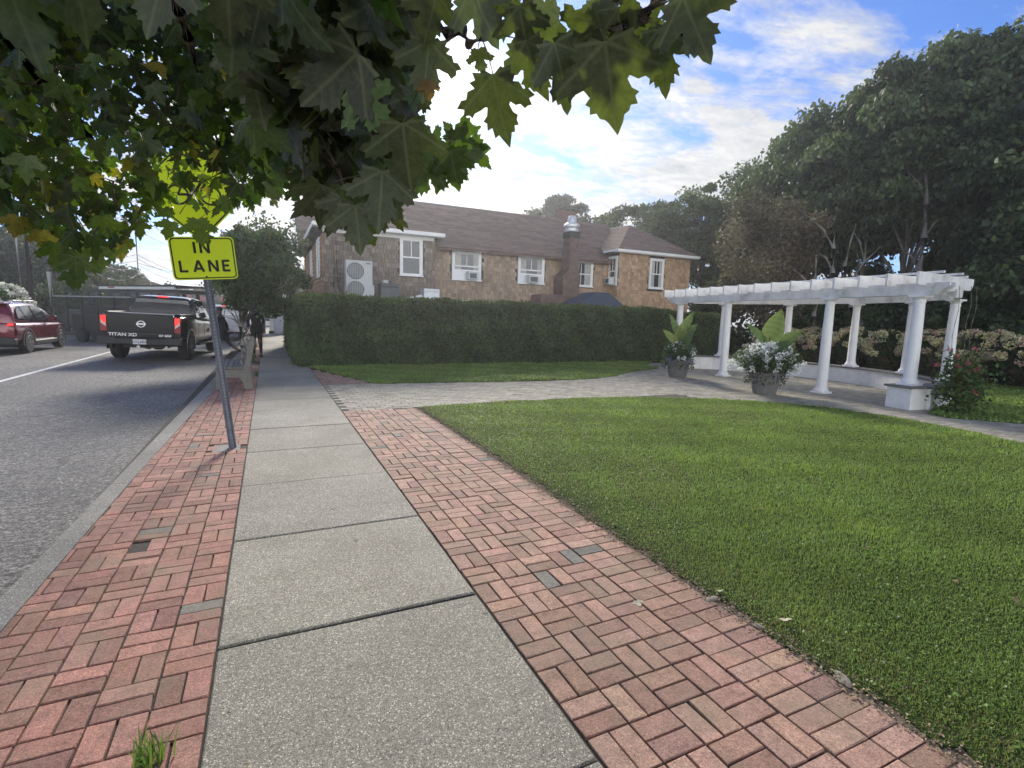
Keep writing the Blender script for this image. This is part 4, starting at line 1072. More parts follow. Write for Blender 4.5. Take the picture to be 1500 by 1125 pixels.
# right wing hip
zE=zr_e+.06
q=(RX-.30,RYF-.32,zE); q1_=(xr+.32,RYF-.32,zE)
pkz=atY(923,330,22.6); A_=tuple(pkz)
kx_=A_[0]; 
roof('wing_roof',[(q,q1_,A_),((RX-.30,MY+.2,zE),q,A_,(kx_-.6,25.0,A_[2])),(q1_,(xr+.32,29.5,zE),(kx_,27,A_[2]),A_)])
eave([q[:2]+(zE-.05,),q1_[:2]+(zE-.05,)],.10); eave([q[:2]+(zE-.05,),(RX-.30,MY+.1,zE-.05)],.10); eave([q1_[:2]+(zE-.05,),(xr+.32,29,zE-.05)],.10)
pbox('soffit','paint_white',RX-.28,xr+.3,RYF-.30,RYF-.03,zE-.13,zE-.10)
# one-storey flat roof in front with membrane and parapet
pbox('flat_roof','membrane',XL-.25,RX+1.0,17.6,20.3,1.9,2.0); pbox('flat_roof_edge','paint_white',XL-.3,RX+1.05,17.52,17.6,1.85,2.02); pbox('flat_roof_edge','paint_white',XL-.36,XL-.28,17.52,30,1.85,2.10)
pbox('lower_wall','shingle' if 0 else 'duct_dark',XL-.1,RX+.9,17.7,20.3,0,1.89)
# white flashing along wall foot
pbox('flashing','metal_white',XL-.02,RX-.01,WY-.10,WY-.026,2.05,2.24)
# chimney on the ridge
c=atY(829,318,24.6); cw=.34
b=MB(); b.box(c[0]-.38-OX,c[0]+.38-OX,24.3-OY,25.0-OY,6.3,c[2]+.17); b.box(c[0]-.42-OX,c[0]+.42-OX,24.26-OY,25.04-OY,c[2]+.171,c[2]+.27); b.build('chimney','brick_far',house)
# blue-grey hip over a bay in front of the right wing
pc=[atY(x,y,Y) for x,y,Y in ((832,448,17.6),(925,451,17.6),(872,428,18.6),(890,428,18.6))]
b=MB(); x0,x1=pc[0][0]-OX,pc[1][0]-OX; xa,xb=pc[2][0]-OX,pc[3][0]-OX; zt=pc[2][2]
b.add([(x0,17.5-OY,1.95),(x1,17.5-OY,1.95),(x1,20-OY,1.95),(x0,20-OY,1.95),(xa,18.5-OY,zt),(xb,18.5-OY,zt),(xb,19.6-OY,zt),(xa,19.6-OY,zt),((x0+xa)/2,17.95-OY,2.32),((x1+xb)/2,17.95-OY,2.32)],[(0,1,9,8),(8,9,5,4),(1,2,6,5,9),(2,3,7,6),(3,0,8,4,7),(4,5,6,7),(0,3,2,1)])
b.build('bay_roof','slate',house)
# exhaust stack with kitchen fan on the wall (brown boxed duct)
cx=atY(835,400,19.6)[0]
b=MB()
X=lambda v:v-OX; 
b.loft([[(X(cx-.42),19.45-OY,2.15),(X(cx+.42),19.45-OY,2.15),(X(cx+.42),20.3-OY,2.15),(X(cx-.42),20.3-OY,2.15)],[(X(cx-.42),19.45-OY,3.45),(X(cx+.42),19.45-OY,3.45),(X(cx+.42),20.3-OY,3.45),(X(cx-.42),20.3-OY,3.45)],
 [(X(cx-.14),19.45-OY,3.75),(X(cx+.36),19.45-OY,3.75),(X(cx+.36),20.2-OY,3.75),(X(cx-.14),20.2-OY,3.75)],[(X(cx-.08),19.5-OY,5.1),(X(cx+.32),19.5-OY,5.1),(X(cx+.32),20.1-OY,5.1),(X(cx-.08),20.1-OY,5.1)]])
b.box(X(cx-1.55),X(cx-.42),19.3-OY,20.2-OY,2.15,2.62); b.build('boxed_duct','duct',house,bevel=.01)
fx=X(cx+.12); b=MB(); b.box(fx-.26,fx+.26,19.5-OY,20.1-OY,5.10,5.36); b.build('fan_curb','duct_dark',house)
b=MB(); b.lathe([(.27,5.36),(.31,5.40),(.31,5.50),(.27,5.55),(.36,5.57),(.36,5.67),(.27,5.73),(.21,5.77),(.18,5.98),(.13,6.06),(.001,6.08)],fx,19.8-OY,24); b.build('exhaust_fan','metal_white',house,smooth=True)
# rooftop equipment standing on the flat roof: things of their own
def onroof(px,Y): return atY(px,430,Y)[0]
zR=2.001
x0=onroof(507,18.9); x1=onroof(546,18.9); ztop=atY(520,381,18.9)[2]
hp=empty('outdoor_condenser',((x0+x1)/2,18.9,zR),0,'tall white twin-fan condenser unit standing on the flat roof','air conditioner')
W_=x1-x0; H_=ztop-zR
b=MB(); b.box(-W_/2,W_/2,0,.42,.06,H_); b.box(-W_/2+.1,-W_/2+.2,-.02,.44,0,.058); b.box(W_/2-.2,W_/2-.1,-.02,.44,0,.058); b.build('casing','ac_white',hp,bevel=.02,seg=2)
for k in (0,1):
    zc_=.06+(H_-.06)*(.27+.46*k); r=W_*.29
    b=MB(); b.lathe([(.001,-.012),(r,-.012),(r+.012,-.022),(r+.022,-.012),(r+.022,-.001),(.001,-.001)],-W_*.14,zc_,28,axis='y'); g_=b.build('fan_guard','ac_dark',hp)
    b=MB()
    for q in range(9):
        xx=-r+2*r*(q+.5)/9; hh=math.sqrt(max(0,r*r-xx*xx)); b.box(-W_*.14+xx-.006,-W_*.14+xx+.006,-.018,-.0125,zc_-hh,zc_+hh)
    tag(b.build('guard_bars','rim',g_),kind=None)
b=MB(); b.box(W_*.5+.001,W_*.5+.06,.02,.30,.1,H_*.42); b.build('valve_cover','ac_white',hp)
b=MB(); b.box(W_*.26,W_*.42,-.006,-.001,H_*.92,H_*.945); b.build('badge','metal_grey',hp)
def eq(name,px0,px1,top,Y,mat,label,cat,dp=.5):
    a=onroof(px0,Y);c_=onroof(px1,Y);z=atY((px0+px1)/2,top,Y)[2]; t=empty(name,((a+c_)/2,Y,zR),0,label,cat); b=MB(); w2_=(c_-a)/2
    b.box(-w2_,w2_,0,dp,.05,z-zR); b.build('casing',mat,t,bevel=.012)
    b=MB(); b.box(-w2_+.04,-w2_+.1,0.02,dp-.02,0,.048); b.build('foot','duct_dark',t); b=MB(); b.box(w2_-.1,w2_-.04,.02,dp-.02,0,.048); b.build('foot','duct_dark',t)
    b=MB(); b.box(-w2_+.03,w2_-.03,-.006,-.001,(z-zR)*.78,(z-zR)*.86); b.build('lid_seam','duct_dark' if mat!='metal_white' else 'ac_white',t)
    return t
eq('roof_equipment_box',558,585,415,18.8,'metal_grey','dark grey equipment box beside the white condenser','equipment box')
t=eq('roof_equipment_box',561,569,410,19.3,'ac_white','small pale box behind the dark grey equipment box','equipment box',.2)
eq('roof_equipment_box',621,644,423,18.8,'metal_white','white box with a sloping duct on the flat roof','equipment box')
b=MB(); x=onroof(608,18.9); b.bar((x-.45,18.95,zR+.12),(x+.25,18.95,zR+.30),.28,.10); tag(b.build('sloped_duct','metal_white',bevel=.01),'sloping white duct lying between roof equipment boxes','duct')
# cables down the shingle wall
b=MB()
for dx in (0,.10):
    b.tube([(XL+.35+dx-OX,WY-.06-OY,4.3),(XL+.37+dx-OX,WY-.06-OY,3.2),(XL+.34+dx*1.6-OX,WY-.07-OY,2.5),(XL+.5+dx*2-OX,WY-.2-OY,2.16)],.014,5)
b.build('wall_cable','wire_black',house)
b=MB(); xx=atY(803,400,MY)[0]; b.tube([(xx+.15-OX,MY-.05-OY,3.95),(xx-OX,MY-.06-OY,3.93),(xx-.03-OX,MY-.06-OY,3.85),(xx-OX,MY-.06-OY,2.3)],.028,6); b.build('conduit','rim',house)
for (xa,za,xb_,zb) in ((xx-.0,2.35,xx+.35,2.75),): 
    b=MB(); b.bar((xa-OX,MY-.1-OY,za),(xb_-OX,MY-.1-OY,zb),.03,.03); b.build('brace','duct_dark',house)
# grey shed seen through the pergola
ps=atD(1260,470,33); s_=empty('grey_shed',(ps[0],ps[1],0),R(-52),'grey shingled shed seen between the pergola columns','shed')
b=MB(); b.box(-2.4,2.4,-1.5,1.5,-.1,1.55); b.build('wall','slate',s_); b=MB(); b.prism([(-1.8,1.5),(1.8,1.5),(0,3.1)],'x',-2.6,2.6); b.build('roof','metal_grey',s_); b=MB(); b.box(-.6,.6,-1.53,-1.505,0.2,1.4); b.build('door','wood_grey',s_)
# ================= VEHICLES =================
def rloft(st,n=5.0,pts=32,z0s=None):
    """stations (y,halfw,zb,zt[,taper]) -> rounded box rings"""
    rings=[]
    for s in st:
        y,w,zb,zt=s[:4]; tp=s[4] if len(s)>4 else 0; cz=(zb+zt)/2; hz=(zt-zb)/2; rg=[]
        for k in range(pts):
            a=2*math.pi*(k+.5)/pts; c_,s_=math.cos(a),math.sin(a)
            x=math.copysign(abs(c_)**(2/n),c_)*w; z=math.copysign(abs(s_)**(2/n),s_)*hz
            x*=1-tp*(z+hz)/(2*hz); rg.append((x,y,cz+z))
        rings.append(rg)
    return rings
def wheel(t,x,y,r,w,side,dark=False):
    b=MB(); s=side
    b.lathe([(r*.62,x-w/2),(r*.9,x-w/2),(r*.985,x-w*.36),(r,x-w*.2),(r,x+w*.2),(r*.985,x+w*.36),(r*.9,x+w/2),(r*.62,x+w/2)],y,r,28,axis='x'); wh=b.build('wheel','rubber',t,smooth=True)
    b=MB(); xo=x+s*w/2
    b.lathe([(r*.64,xo-s*.06),(r*.64,xo-s*.002),(r*.59,xo+s*.006),(r*.57,xo-s*.03),(.001,xo-s*.04)],y,r,24,axis='x')
    for k in range(6):
        a=2*math.pi*k/6; b.bar((xo-s*.008,y+math.cos(a)*r*.08,r+math.sin(a)*r*.08),(xo-s*.006,y+math.cos(a)*r*.58,r+math.sin(a)*r*.58),.05,.022,up=(1,0,0))
    b.lathe([(r*.12,xo-s*.03),(r*.12,xo+s*.006),(.001,xo+s*.008)],y,r,12,axis='x')
    b.build('rim','rim' if not dark else 'metal_grey',wh)
def arch(t,x,y,r,side,R_=None,mat='plastic_black'):
    b=MB(); R_=R_ or r*1.16; n=16; o=[];i=[]
    for k in range(n+1):
        a=R(-12+204*k/n); o.append((y+math.cos(a)*(R_+.06),r+math.sin(a)*(R_+.06))); i.append((y+math.cos(a)*R_,r+math.sin(a)*R_))
    vs=[];fs=[]
    for xx in (x,x+side*.02):
        vs+=[(xx,)+q for q in o]+[(xx,)+q for q in i]
    m=n+1
    for k in range(n): fs+=[(k,k+1,m+k+1,m+k),(2*m+k,2*m+k+1,3*m+k+1,3*m+k),(k,k+1,2*m+k+1,2*m+k),(m+k,m+k+1,3*m+k+1,3*m+k)]
    b.add(vs,fs); b.build('wheel_arch',mat,t)
    b=MB(); P=[(y+math.cos(R(a))*R_,r+math.sin(R(a))*R_) for a in range(-12,193,12)]; b.prism(P,'x',x-side*.10,x+side*.004); b.build('wheel_well','plastic_black',t)
def side_panel(t,name,mat,poly,xf,side,par=None,th=.012):
    """poly (y,z) -> panel hugging x=xf(y,z)"""
    b=MB(); n=len(poly); vs=[(side*xf(y,z),y,z) for y,z in poly]+[(side*(xf(y,z)-th),y,z) for y,z in poly]
    b.add(vs,[tuple(range(n)),tuple(range(2*n-1,n-1,-1))]+[(k,(k+1)%n,n+(k+1)%n,n+k) for k in range(n)]); return b.build(name,mat,par or t)
def pickup(loc,rz,roll,label,paint,detail=True,group=None,s=1.0):
    t=empty('pickup_truck',loc,rz,label,'pickup truck',group); t.rotation_euler=(0,roll,rz); t.scale=(s,s,s)
    W=1.0; wr=.42
    # bed box and lower body
    b=MB(); b.loft(rloft([(0.10,.965,.62,1.34),(0.16,.985,.55,1.37),(1.9,.995,.50,1.37),(2.05,.995,.48,1.34),(4.2,.995,.48,1.24),(4.9,.99,.50,1.24),(5.45,.96,.52,1.18),(5.62,.90,.56,1.08),(5.66,.8,.6,1.0)],7,36)); body=b.build('body',paint,t,smooth=True)
    b=MB(); b.box(-.80,.80,.22,1.88,1.355,1.376); b.build('bed_cavity','plastic_black',t)
    b=MB(); b.box(-.94,-.80,.16,1.98,1.372,1.40); b.box(.80,.94,.16,1.98,1.372,1.40); b.build('bed_rail','plastic_black',t,bevel=.01)
    # cab
    st=[(1.98,.86,1.15,1.20,0),(2.02,.93,1.10,1.60,.07),(2.18,.93,1.10,1.90,.17),(2.6,.93,1.10,1.945,.19),(3.6,.93,1.10,1.925,.20),(3.95,.93,1.10,1.82,.19),(4.35,.93,1.10,1.50,.10),(4.62,.93,1.05,1.22,.0)]
    b=MB(); b.loft(rloft(st,7,36)); b.build('cab',paint,t,smooth=True)
    xf=lambda y,z: .935*(1-.185*max(0,(z-1.2))/.74)+.004
    def bl(p): return p
    for sd in (-1,1):
        side_panel(t,'side_window','car_glass',[(2.22,1.30),(2.30,1.80),(2.72,1.85),(2.80,1.30)],xf,sd)
        side_panel(t,'side_window','car_glass',[(2.88,1.30),(2.80,1.85),(3.52,1.83),(3.86,1.62),(4.02,1.30)],xf,sd)
        b=MB(); b.box(sd*.98 if sd>0 else -1.18,1.18 if sd>0 else -.98,3.98,4.08,1.26,1.52); b.build('door_mirror','plastic_black',t,bevel=.02)
        for yy in (2.12,2.86,3.98):
            pass
        b=MB()
        for yy in (2.10,2.92,4.02): b.box(min(sd*.995,sd*.9985),max(sd*.995,sd*.9985),yy-.004,yy+.004,.62,1.16)
        b.build('door_seam','plastic_black',t)
        for yy in (2.28,3.12):
            b=MB(); b.box(min(sd*.996,sd*1.02),max(sd*.996,sd*1.02),yy,yy+.20,1.055,1.085); b.build('door_handle','chrome' if detail else paint,t,bevel=.006)
        b=MB(); b.box(min(sd*.86,sd*1.03),max(sd*.86,sd*1.03),2.0,4.0,.40,.455); b.build('side_step','plastic_black',t,bevel=.01)
        for yy in (1.12,5.0-.22):
            arch(t,sd*.985,yy,wr,sd,.50,paint if detail else 'plastic_black'); wheel(t,sd*.86,yy,wr,.28,sd,detail)
    # rear window, three panes
    def rear(x0,x1,nm):
        b=MB(); f=lambda z: 2.018+(z-1.38)*.22; k=lambda z:1-.12*(z-1.38)/.5
        z0,z1=1.44,1.82; vs=[(x0*k(z0),f(z0)-.012,z0),(x1*k(z0),f(z0)-.012,z0),(x1*k(z1),f(z1)-.012,z1),(x0*k(z1),f(z1)-.012,z1)]
        vs+=[(x,y+.01,z) for x,y,z in vs]; b.add(vs,[(0,1,2,3),(7,6,5,4),(0,1,5,4),(1,2,6,5),(2,3,7,6),(3,0,4,7)]); b.build(nm,'car_glass',t)
    rear(-.80,-.27,'rear_window'); rear(-.25,.25,'rear_window'); rear(.27,.80,'rear_window')
    b=MB(); b.box(-.14,.14,2.12,2.16,1.885,1.925); b.build('brake_lamp','lamp_red',t)
    # tailgate
    b=MB(); b.prism([(-.80,.70),(.80,.70),(.80,1.30),(.78,1.345),(-.78,1.345),(-.80,1.30)],'y',.055,.12); tg=b.build('tailgate',paint,t,bevel=.015,seg=2)
    b=MB(); b.prism([(-.30,1.345),(-.2,1.30),(.2,1.30),(.30,1.345),(.74,1.345),(.76,1.365),(-.76,1.365),(-.74,1.345)],'y',.050,.14); b.build('tailgate_cap',paint,tg,bevel=.006)
    b=MB(); b.box(-.76,.76,.048,.056,.80,.815); b.build('tailgate_crease','plastic_black',tg)
    for sd in (-1,1):
        b=MB(); P=[(sd*.805,.86),(sd*.965,.84),(sd*.975,1.30),(sd*.81,1.31)]; b.prism(P,'y',.05,.20); l=b.build('tail_lamp','lamp_dark',t,bevel=.008)
        b=MB(); P=[(sd*.83,1.06),(sd*.95,1.16),(sd*.95,1.28),(sd*.83,1.28)]; b.prism(P,'y',.040,.052); b.build('lit_section','lamp_red' if detail else 'lamp_dark',l)
        b=MB(); P=[(sd*.83,.98),(sd*.95,1.08),(sd*.95,1.15),(sd*.83,1.05)]; b.prism(P,'y',.040,.052); b.build('reverse_lens','lamp_clear',l)
    # bumper
    b=MB(); b.prism([(-1.0,.50),(1.0,.50),(1.0,.70),(.62,.705),(.55,.66),(-.55,.66),(-.62,.705),(-1.0,.70)],'y',-.10,.14); b.build('rear_bumper','plastic_black' if detail else 'chrome',t,bevel=.02,seg=2)
    b=MB(); b.box(-.16,.16,-.118,-.10,.515,.655); pt_=b.build('licence_plate','cloth_white',t)
    if detail:
        me=text_mesh('LCN-6852',.075,.001,.001); o=bpy.data.objects.new('plate_lettering',me); COL.objects.link(o); me.materials.append(M['cloth_navy']); o.parent=pt_; o.rotation_euler=(R(90),0,0); o.location=(0,-.120,.578)
        for tx,sz,xx in (('TITAN XD',.125,-.44),('SV 4X4',.085,.58)):
            me=text_mesh(tx,sz,.003,.0035); o=bpy.data.objects.new('badge_lettering',me); COL.objects.link(o); me.materials.append(M['chrome']); o.parent=tg; o.rotation_euler=(R(90),0,0); o.location=(xx,.046,.765)
            o.scale=(1.18,1,1)
        b=MB(); n=24
        ring_frame(b,[(.105*math.cos(2*math.pi*k/n),1.08+.095*math.sin(2*math.pi*k/n)) for k in range(n)],[(.082*math.cos(2*math.pi*k/n),1.08+.072*math.sin(2*math.pi*k/n)) for k in range(n)],.040,.054)
        b.box(-.115,.115,.036,.054,1.06,1.10); b.build('emblem','chrome',tg)
    b=MB(); b.box(-.04,.04,-.22,.0,.42,.48); b.lathe([(.026,.48),(.03,.52),(.018,.55),(.001,.56)],0,-.2,10); b.build('tow_hitch','chrome',t)
    b=MB(); b.tube([(-.75,1.12,.42),(-.1,1.12,.40),(.1,1.12,.40),(.75,1.12,.42)],[.05,.12,.12,.05],8); b.build('rear_axle','plastic_black',t)
    b=MB(); b.tube([(.55,.25,.42),(.55,1.6,.40)],.04,8); b.build('exhaust_pipe','rim',t)
    b=MB(); b.box(-.80,.80,4.9,5.6,.35,.6); b.box(-.5,.5,.2,4.9,.40,.52); b.build('chassis','plastic_black',t)
    return t
L_=atZ(177,523,-.03); Rr=atZ(272,528,-.085)
hd=math.atan2(-(Rr[0]-L_[0])*0+ (L_[1]-Rr[1])*1.0, (Rr[0]-L_[0]))   # axle skew
mid=(L_+Rr)/2
ang=-R(6)
fwd=Vector((-math.sin(ang),math.cos(ang),0)); base=Vector(mid)-fwd*1.12
tk=pickup((base.x,base.y,roadz(base.x)+.012),ang,R(1.9),'black pickup truck with lit brake lamps driving away past the bench','paint_black',True,None,1.07)
wpk=pickup((-2.25,32.0,roadz(-2.25)+.01),R(1),R(1),'white pickup truck parked at the kerb ahead of the black truck','paint_car_white',False,None)
tk['group']=wpk['group']='pickup trucks on the road'
# red SUV
def suv(loc,rz,label,paint='paint_red'):
    t=empty('suv',loc,rz,label,'car'); wr=.36
    st=[(0,.70,.55,.95),(.05,.84,.42,1.02),(.25,.90,.34,1.06),(1.0,.92,.30,1.06),(2.4,.92,.28,1.04),(3.6,.92,.30,1.02),(4.15,.88,.34,.96),(4.45,.76,.40,.86),(4.55,.55,.45,.75)]
    b=MB(); b.loft(rloft(st,5,36)); b.build('body',paint,t,smooth=True)
    b=MB(); b.loft(rloft([(.06,.84,.90,1.06,0),(.16,.86,.88,1.35,.08),(.30,.86,.86,1.58,.18),(.48,.86,.86,1.66,.22),(1.3,.87,.86,1.69,.23),(2.2,.87,.86,1.67,.23),(2.75,.87,.86,1.52,.19),(3.3,.86,.86,1.22,.08),(3.62,.83,.86,1.0,0)],6,36)); b.build('cabin',paint,t,smooth=True)
    xf=lambda y,z: .875*(1-.235*max(0,(z-.96))/.72)+.008
    for sd in (-1,1):
        side_panel(t,'side_window','car_glass',[(.42,1.14),(.52,1.42),(.78,1.54),(.98,1.10)],xf,sd)
        side_panel(t,'side_window','car_glass',[(1.04,1.09),(.85,1.55),(1.55,1.58),(1.68,1.06)],xf,sd)
        side_panel(t,'side_window','car_glass',[(1.76,1.06),(1.64,1.58),(2.15,1.57),(2.60,1.40),(3.0,1.06)],xf,sd)
        b=MB(); b.box(min(sd*.86,sd*1.06),max(sd*.86,sd*1.06),2.78,2.9,1.06,1.22); b.build('door_mirror',paint,t,bevel=.03)
        for yy in (.86,3.62): arch(t,sd*.905,yy,wr,sd,.41); wheel(t,sd*.82,yy,wr,.22,sd)
        b=MB(); b.box(min(sd*.88,sd*.935),max(sd*.88,sd*.935),1.32,3.15,.26,.40); b.build('side_skirt','plastic_black',t,bevel=.01)
        b=MB()
        for yy in (1.02,1.86,2.98): b.box(min(sd*.921,sd*.9245),max(sd*.921,sd*.9245),yy-.003,yy+.003,.44,.98)
        b.build('door_seam','plastic_black',t)
        for yy in (1.12,1.95): 
            b=MB(); b.box(min(sd*.92,sd*.945),max(sd*.92,sd*.945),yy,yy+.18,.90,.93); b.build('door_handle','chrome',t)
        b=MB(); b.tube([(sd*.66,.5,1.655),(sd*.66,.6,1.72),(sd*.66,2.1,1.73),(sd*.66,2.3,1.66)],.016,6); b.build('roof_rail','rim',t)
        b=MB(); P=[(sd*.56,.86),(sd*.86,.90),(sd*.87,1.03),(sd*.62,.98)]; b.prism(P,'y',.012,.16); l=b.build('tail_lamp','lamp_dark',t,bevel=.01)
        b=MB(); P=[(sd*.68,.92),(sd*.84,.935),(sd*.84,1.00),(sd*.72,.985)]; b.prism(P,'y',.0,.012); b.build('lit_section','lamp_red',l)
    b=MB(); z0,z1=1.12,1.50; f=lambda z:.135+(z-1.1)*.42; vs=[(-.68,f(z0)-.05,z0),(.68,f(z0)-.05,z0),(.60,f(z1)-.05,z1),(-.60,f(z1)-.05,z1)]; vs+=[(x,y+.03,z) for x,y,z in vs]; b.add(vs,[(0,1,2,3),(7,6,5,4),(0,1,5,4),(1,2,6,5),(2,3,7,6),(3,0,4,7)]); b.build('rear_window','car_glass',t)
    b=MB(); b.box(-.62,.62,.16,.42,1.60,1.645); b.build('roof_spoiler',paint,t,bevel=.015)
    b=MB(); b.prism([(-.86,.30),(.86,.30),(.88,.50),(.6,.56),(-.6,.56),(-.88,.50)],'y',-.03,.2); b.build('rear_bumper','plastic_black',t,bevel=.03,seg=2)
    b=MB(); b.box(-.16,.16,-.008,.0,.70,.80); b.build('licence_plate','cloth_white',t)
    b=MB(); b.box(-.75,.75,.3,4.3,.20,.32); b.build('underbody','plastic_black',t)
    return t
ra=atZ(47,517,roadz(-7.2)); suv((ra[0]-.93,ra[1]-.95,roadz(-8)+.03),R(-1),'dark red SUV with a lit tail lamp cut by the left picture edge')
# white pickup's neighbour van and other far vehicles
def van(loc,rz,label,paint,w=.95,l=5,h=2.0,name='van'):
    t=empty(name,loc,rz,label,'van'); b=MB(); b.loft(rloft([(0,w*.9,.45,h*.9),(.08,w,.4,h*.97),(l*.7,w,.4,h),(l*.84,w*.97,.4,h*.72),(l*.98,w*.9,.4,h*.5),(l,w*.8,.45,h*.42)],7,28)); b.build('body',paint,t,smooth=True)
    b=MB(); b.box(-w*.75,w*.75,-.012,.01,h*.58,h*.84); b.build('rear_window','car_glass',t)
    for sd in (-1,1):
        b=MB(); b.box(min(sd*w*.99,sd*w*1.01),max(sd*w*.99,sd*w*1.01),l*.2,l*.72,h*.56,h*.8); b.build('side_window','car_glass',t)
        b=MB(); b.box(min(sd*w*.80,sd*w*.97),max(sd*w*.80,sd*w*.97),-.02,.02,h*.36,h*.5); b.build('tail_lamp','lamp_dark',t)
        for yy in (l*.18,l*.82): wheel(t,sd*w*.88,yy,.34,.2,sd)
    b=MB(); b.box(-w*.9,w*.9,-.06,.05,.38,.58); b.build('rear_bumper','plastic_black',t); return t
van((-2.35,41.5,roadz(-2)),0,'white van parked in front of the white pickup truck','paint_car_white')
van((-2.4,50,roadz(-2)),0,'dark car roof showing beyond the white vehicles','paint_black',.9,4.6,1.5,'parked_car')
o=bpy.data.objects['parked_car']; o['category']='car'
lp=atD(88,470,36); van((float(lp[0])-1.2,float(lp[1])+3,-.1),R(-60),'pale blue car glimpsed through the trailer sides','metal_grey',.9,4.4,1.5,'parked_car')['category']='car'
# utility trailer with mesh sides
A_=atZ(80,494,-.1); B_=atZ(178,499,-.1)
A_=atD(78,480,32.5); B_=atD(172,480,28.5); 
tr=empty('utility_trailer',(A_[0],A_[1],-.08),math.atan2(B_[1]-A_[1],B_[0]-A_[0]),'black mesh-sided utility trailer between the red SUV and black truck','trailer')
Lt=math.hypot(B_[0]-A_[0],B_[1]-A_[1])+1.0; TH=2.06
b=MB(); b.box(0,Lt,0,.06,.30,.45); b.box(0,Lt,1.9,1.96,.30,.45); b.box(0,.06,.061,1.89,.30,.45); b.box(Lt-.06,Lt,.061,1.89,.30,.45); b.box(.061,Lt-.061,.061,1.89,.38,.42); b.build('chassis','plastic_black',tr)
for y in (0.02,1.92):
    for k in range(6):
        xx=Lt*k/5*.985+.02; b=MB(); b.box(xx-.025,xx+.025,y-.02,y+.03,.45,TH); b.build('upright','plastic_black',tr)
    b=MB(); b.box(0,Lt,y-.03,y+.04,TH,TH+.05); b.build('top_rail','rim' if y<1 else 'plastic_black',tr)
    b=MB(); n=int(Lt/.07)
    for k in range(n): b.box(k*.07+.02,k*.07+.031,y,y+.006,.455,TH-.005)
    for k in range(16): b.box(.01,Lt-.01,y+.007,y+.011,.50+k*.098,.510+k*.098)
    b.build('mesh_side','trailer_mesh',tr)
b=MB(); b.box(.5,Lt-.8,.5,1.3,.43,1.3); b.box(1.0,Lt-1.4,.6,1.2,1.301,1.7); b.build('cargo','trailer_mesh',tr,bevel=.05)
for xx in (Lt*.42,Lt*.62):
    for sd,yy in ((-1,-.12),(1,2.08)):
        b=MB(); b.lathe([(.2,yy-.1),(.32,yy-.09),(.34,yy),(.32,yy+.09),(.2,yy+.1)],xx,.34,20,axis='y'); b.build('wheel','rubber',tr,smooth=True)
# black work truck with windowed cage and light roof panel
A_=atD(130,460,40); B_=atD(262,460,33)
wt=empty('work_truck',(A_[0],A_[1],-.05),math.atan2(B_[1]-A_[1],B_[0]-A_[0]),'black work truck with tall windowed body and ladder rack behind the trailer','truck')
Lw=math.hypot(B_[0]-A_[0],B_[1]-A_[1]); TH=3.0
b=MB(); b.box(0,Lw,0,2.0,.5,1.55); b.box(0,Lw,0,2,2.45,2.62); 
for k in range(8):
    xx=Lw*k/7; b.box(max(0,xx-.09),min(Lw,xx+.09),0,.1,1.551,2.449); b.box(max(0,xx-.09),min(Lw,xx+.09),1.9,2.0,1.551,2.449)
b.build('cage_body','plastic_black',wt)
for k in range(7):
    if k%2==0 or k==3: b=MB(); b.box(Lw*k/7+.1,Lw*(k+1)/7-.1,.03,.05,1.56,2.44); b.build('window','glass',wt)
b=MB(); b.box(1.2,Lw,-.1,2.1,2.78,2.86); b.build('roof_rack','plastic_black',wt); b=MB(); b.box(1.4,Lw-.1,-.12,-.03,2.63,2.77); b.build('roof_panel','ac_white',wt)
b=MB(); b.box(2.3,2.9,-.14,-.121,2.70,2.76); b.build('marker_lamp','lamp_dark',wt)
for xx in (.9,Lw-.9): b=MB(); b.lathe([(.25,-.1),(.45,-.1),(.48,.0),(.45,.2),(.25,.2)],xx,.48,20,axis='y'); b.build('wheel','rubber',wt)
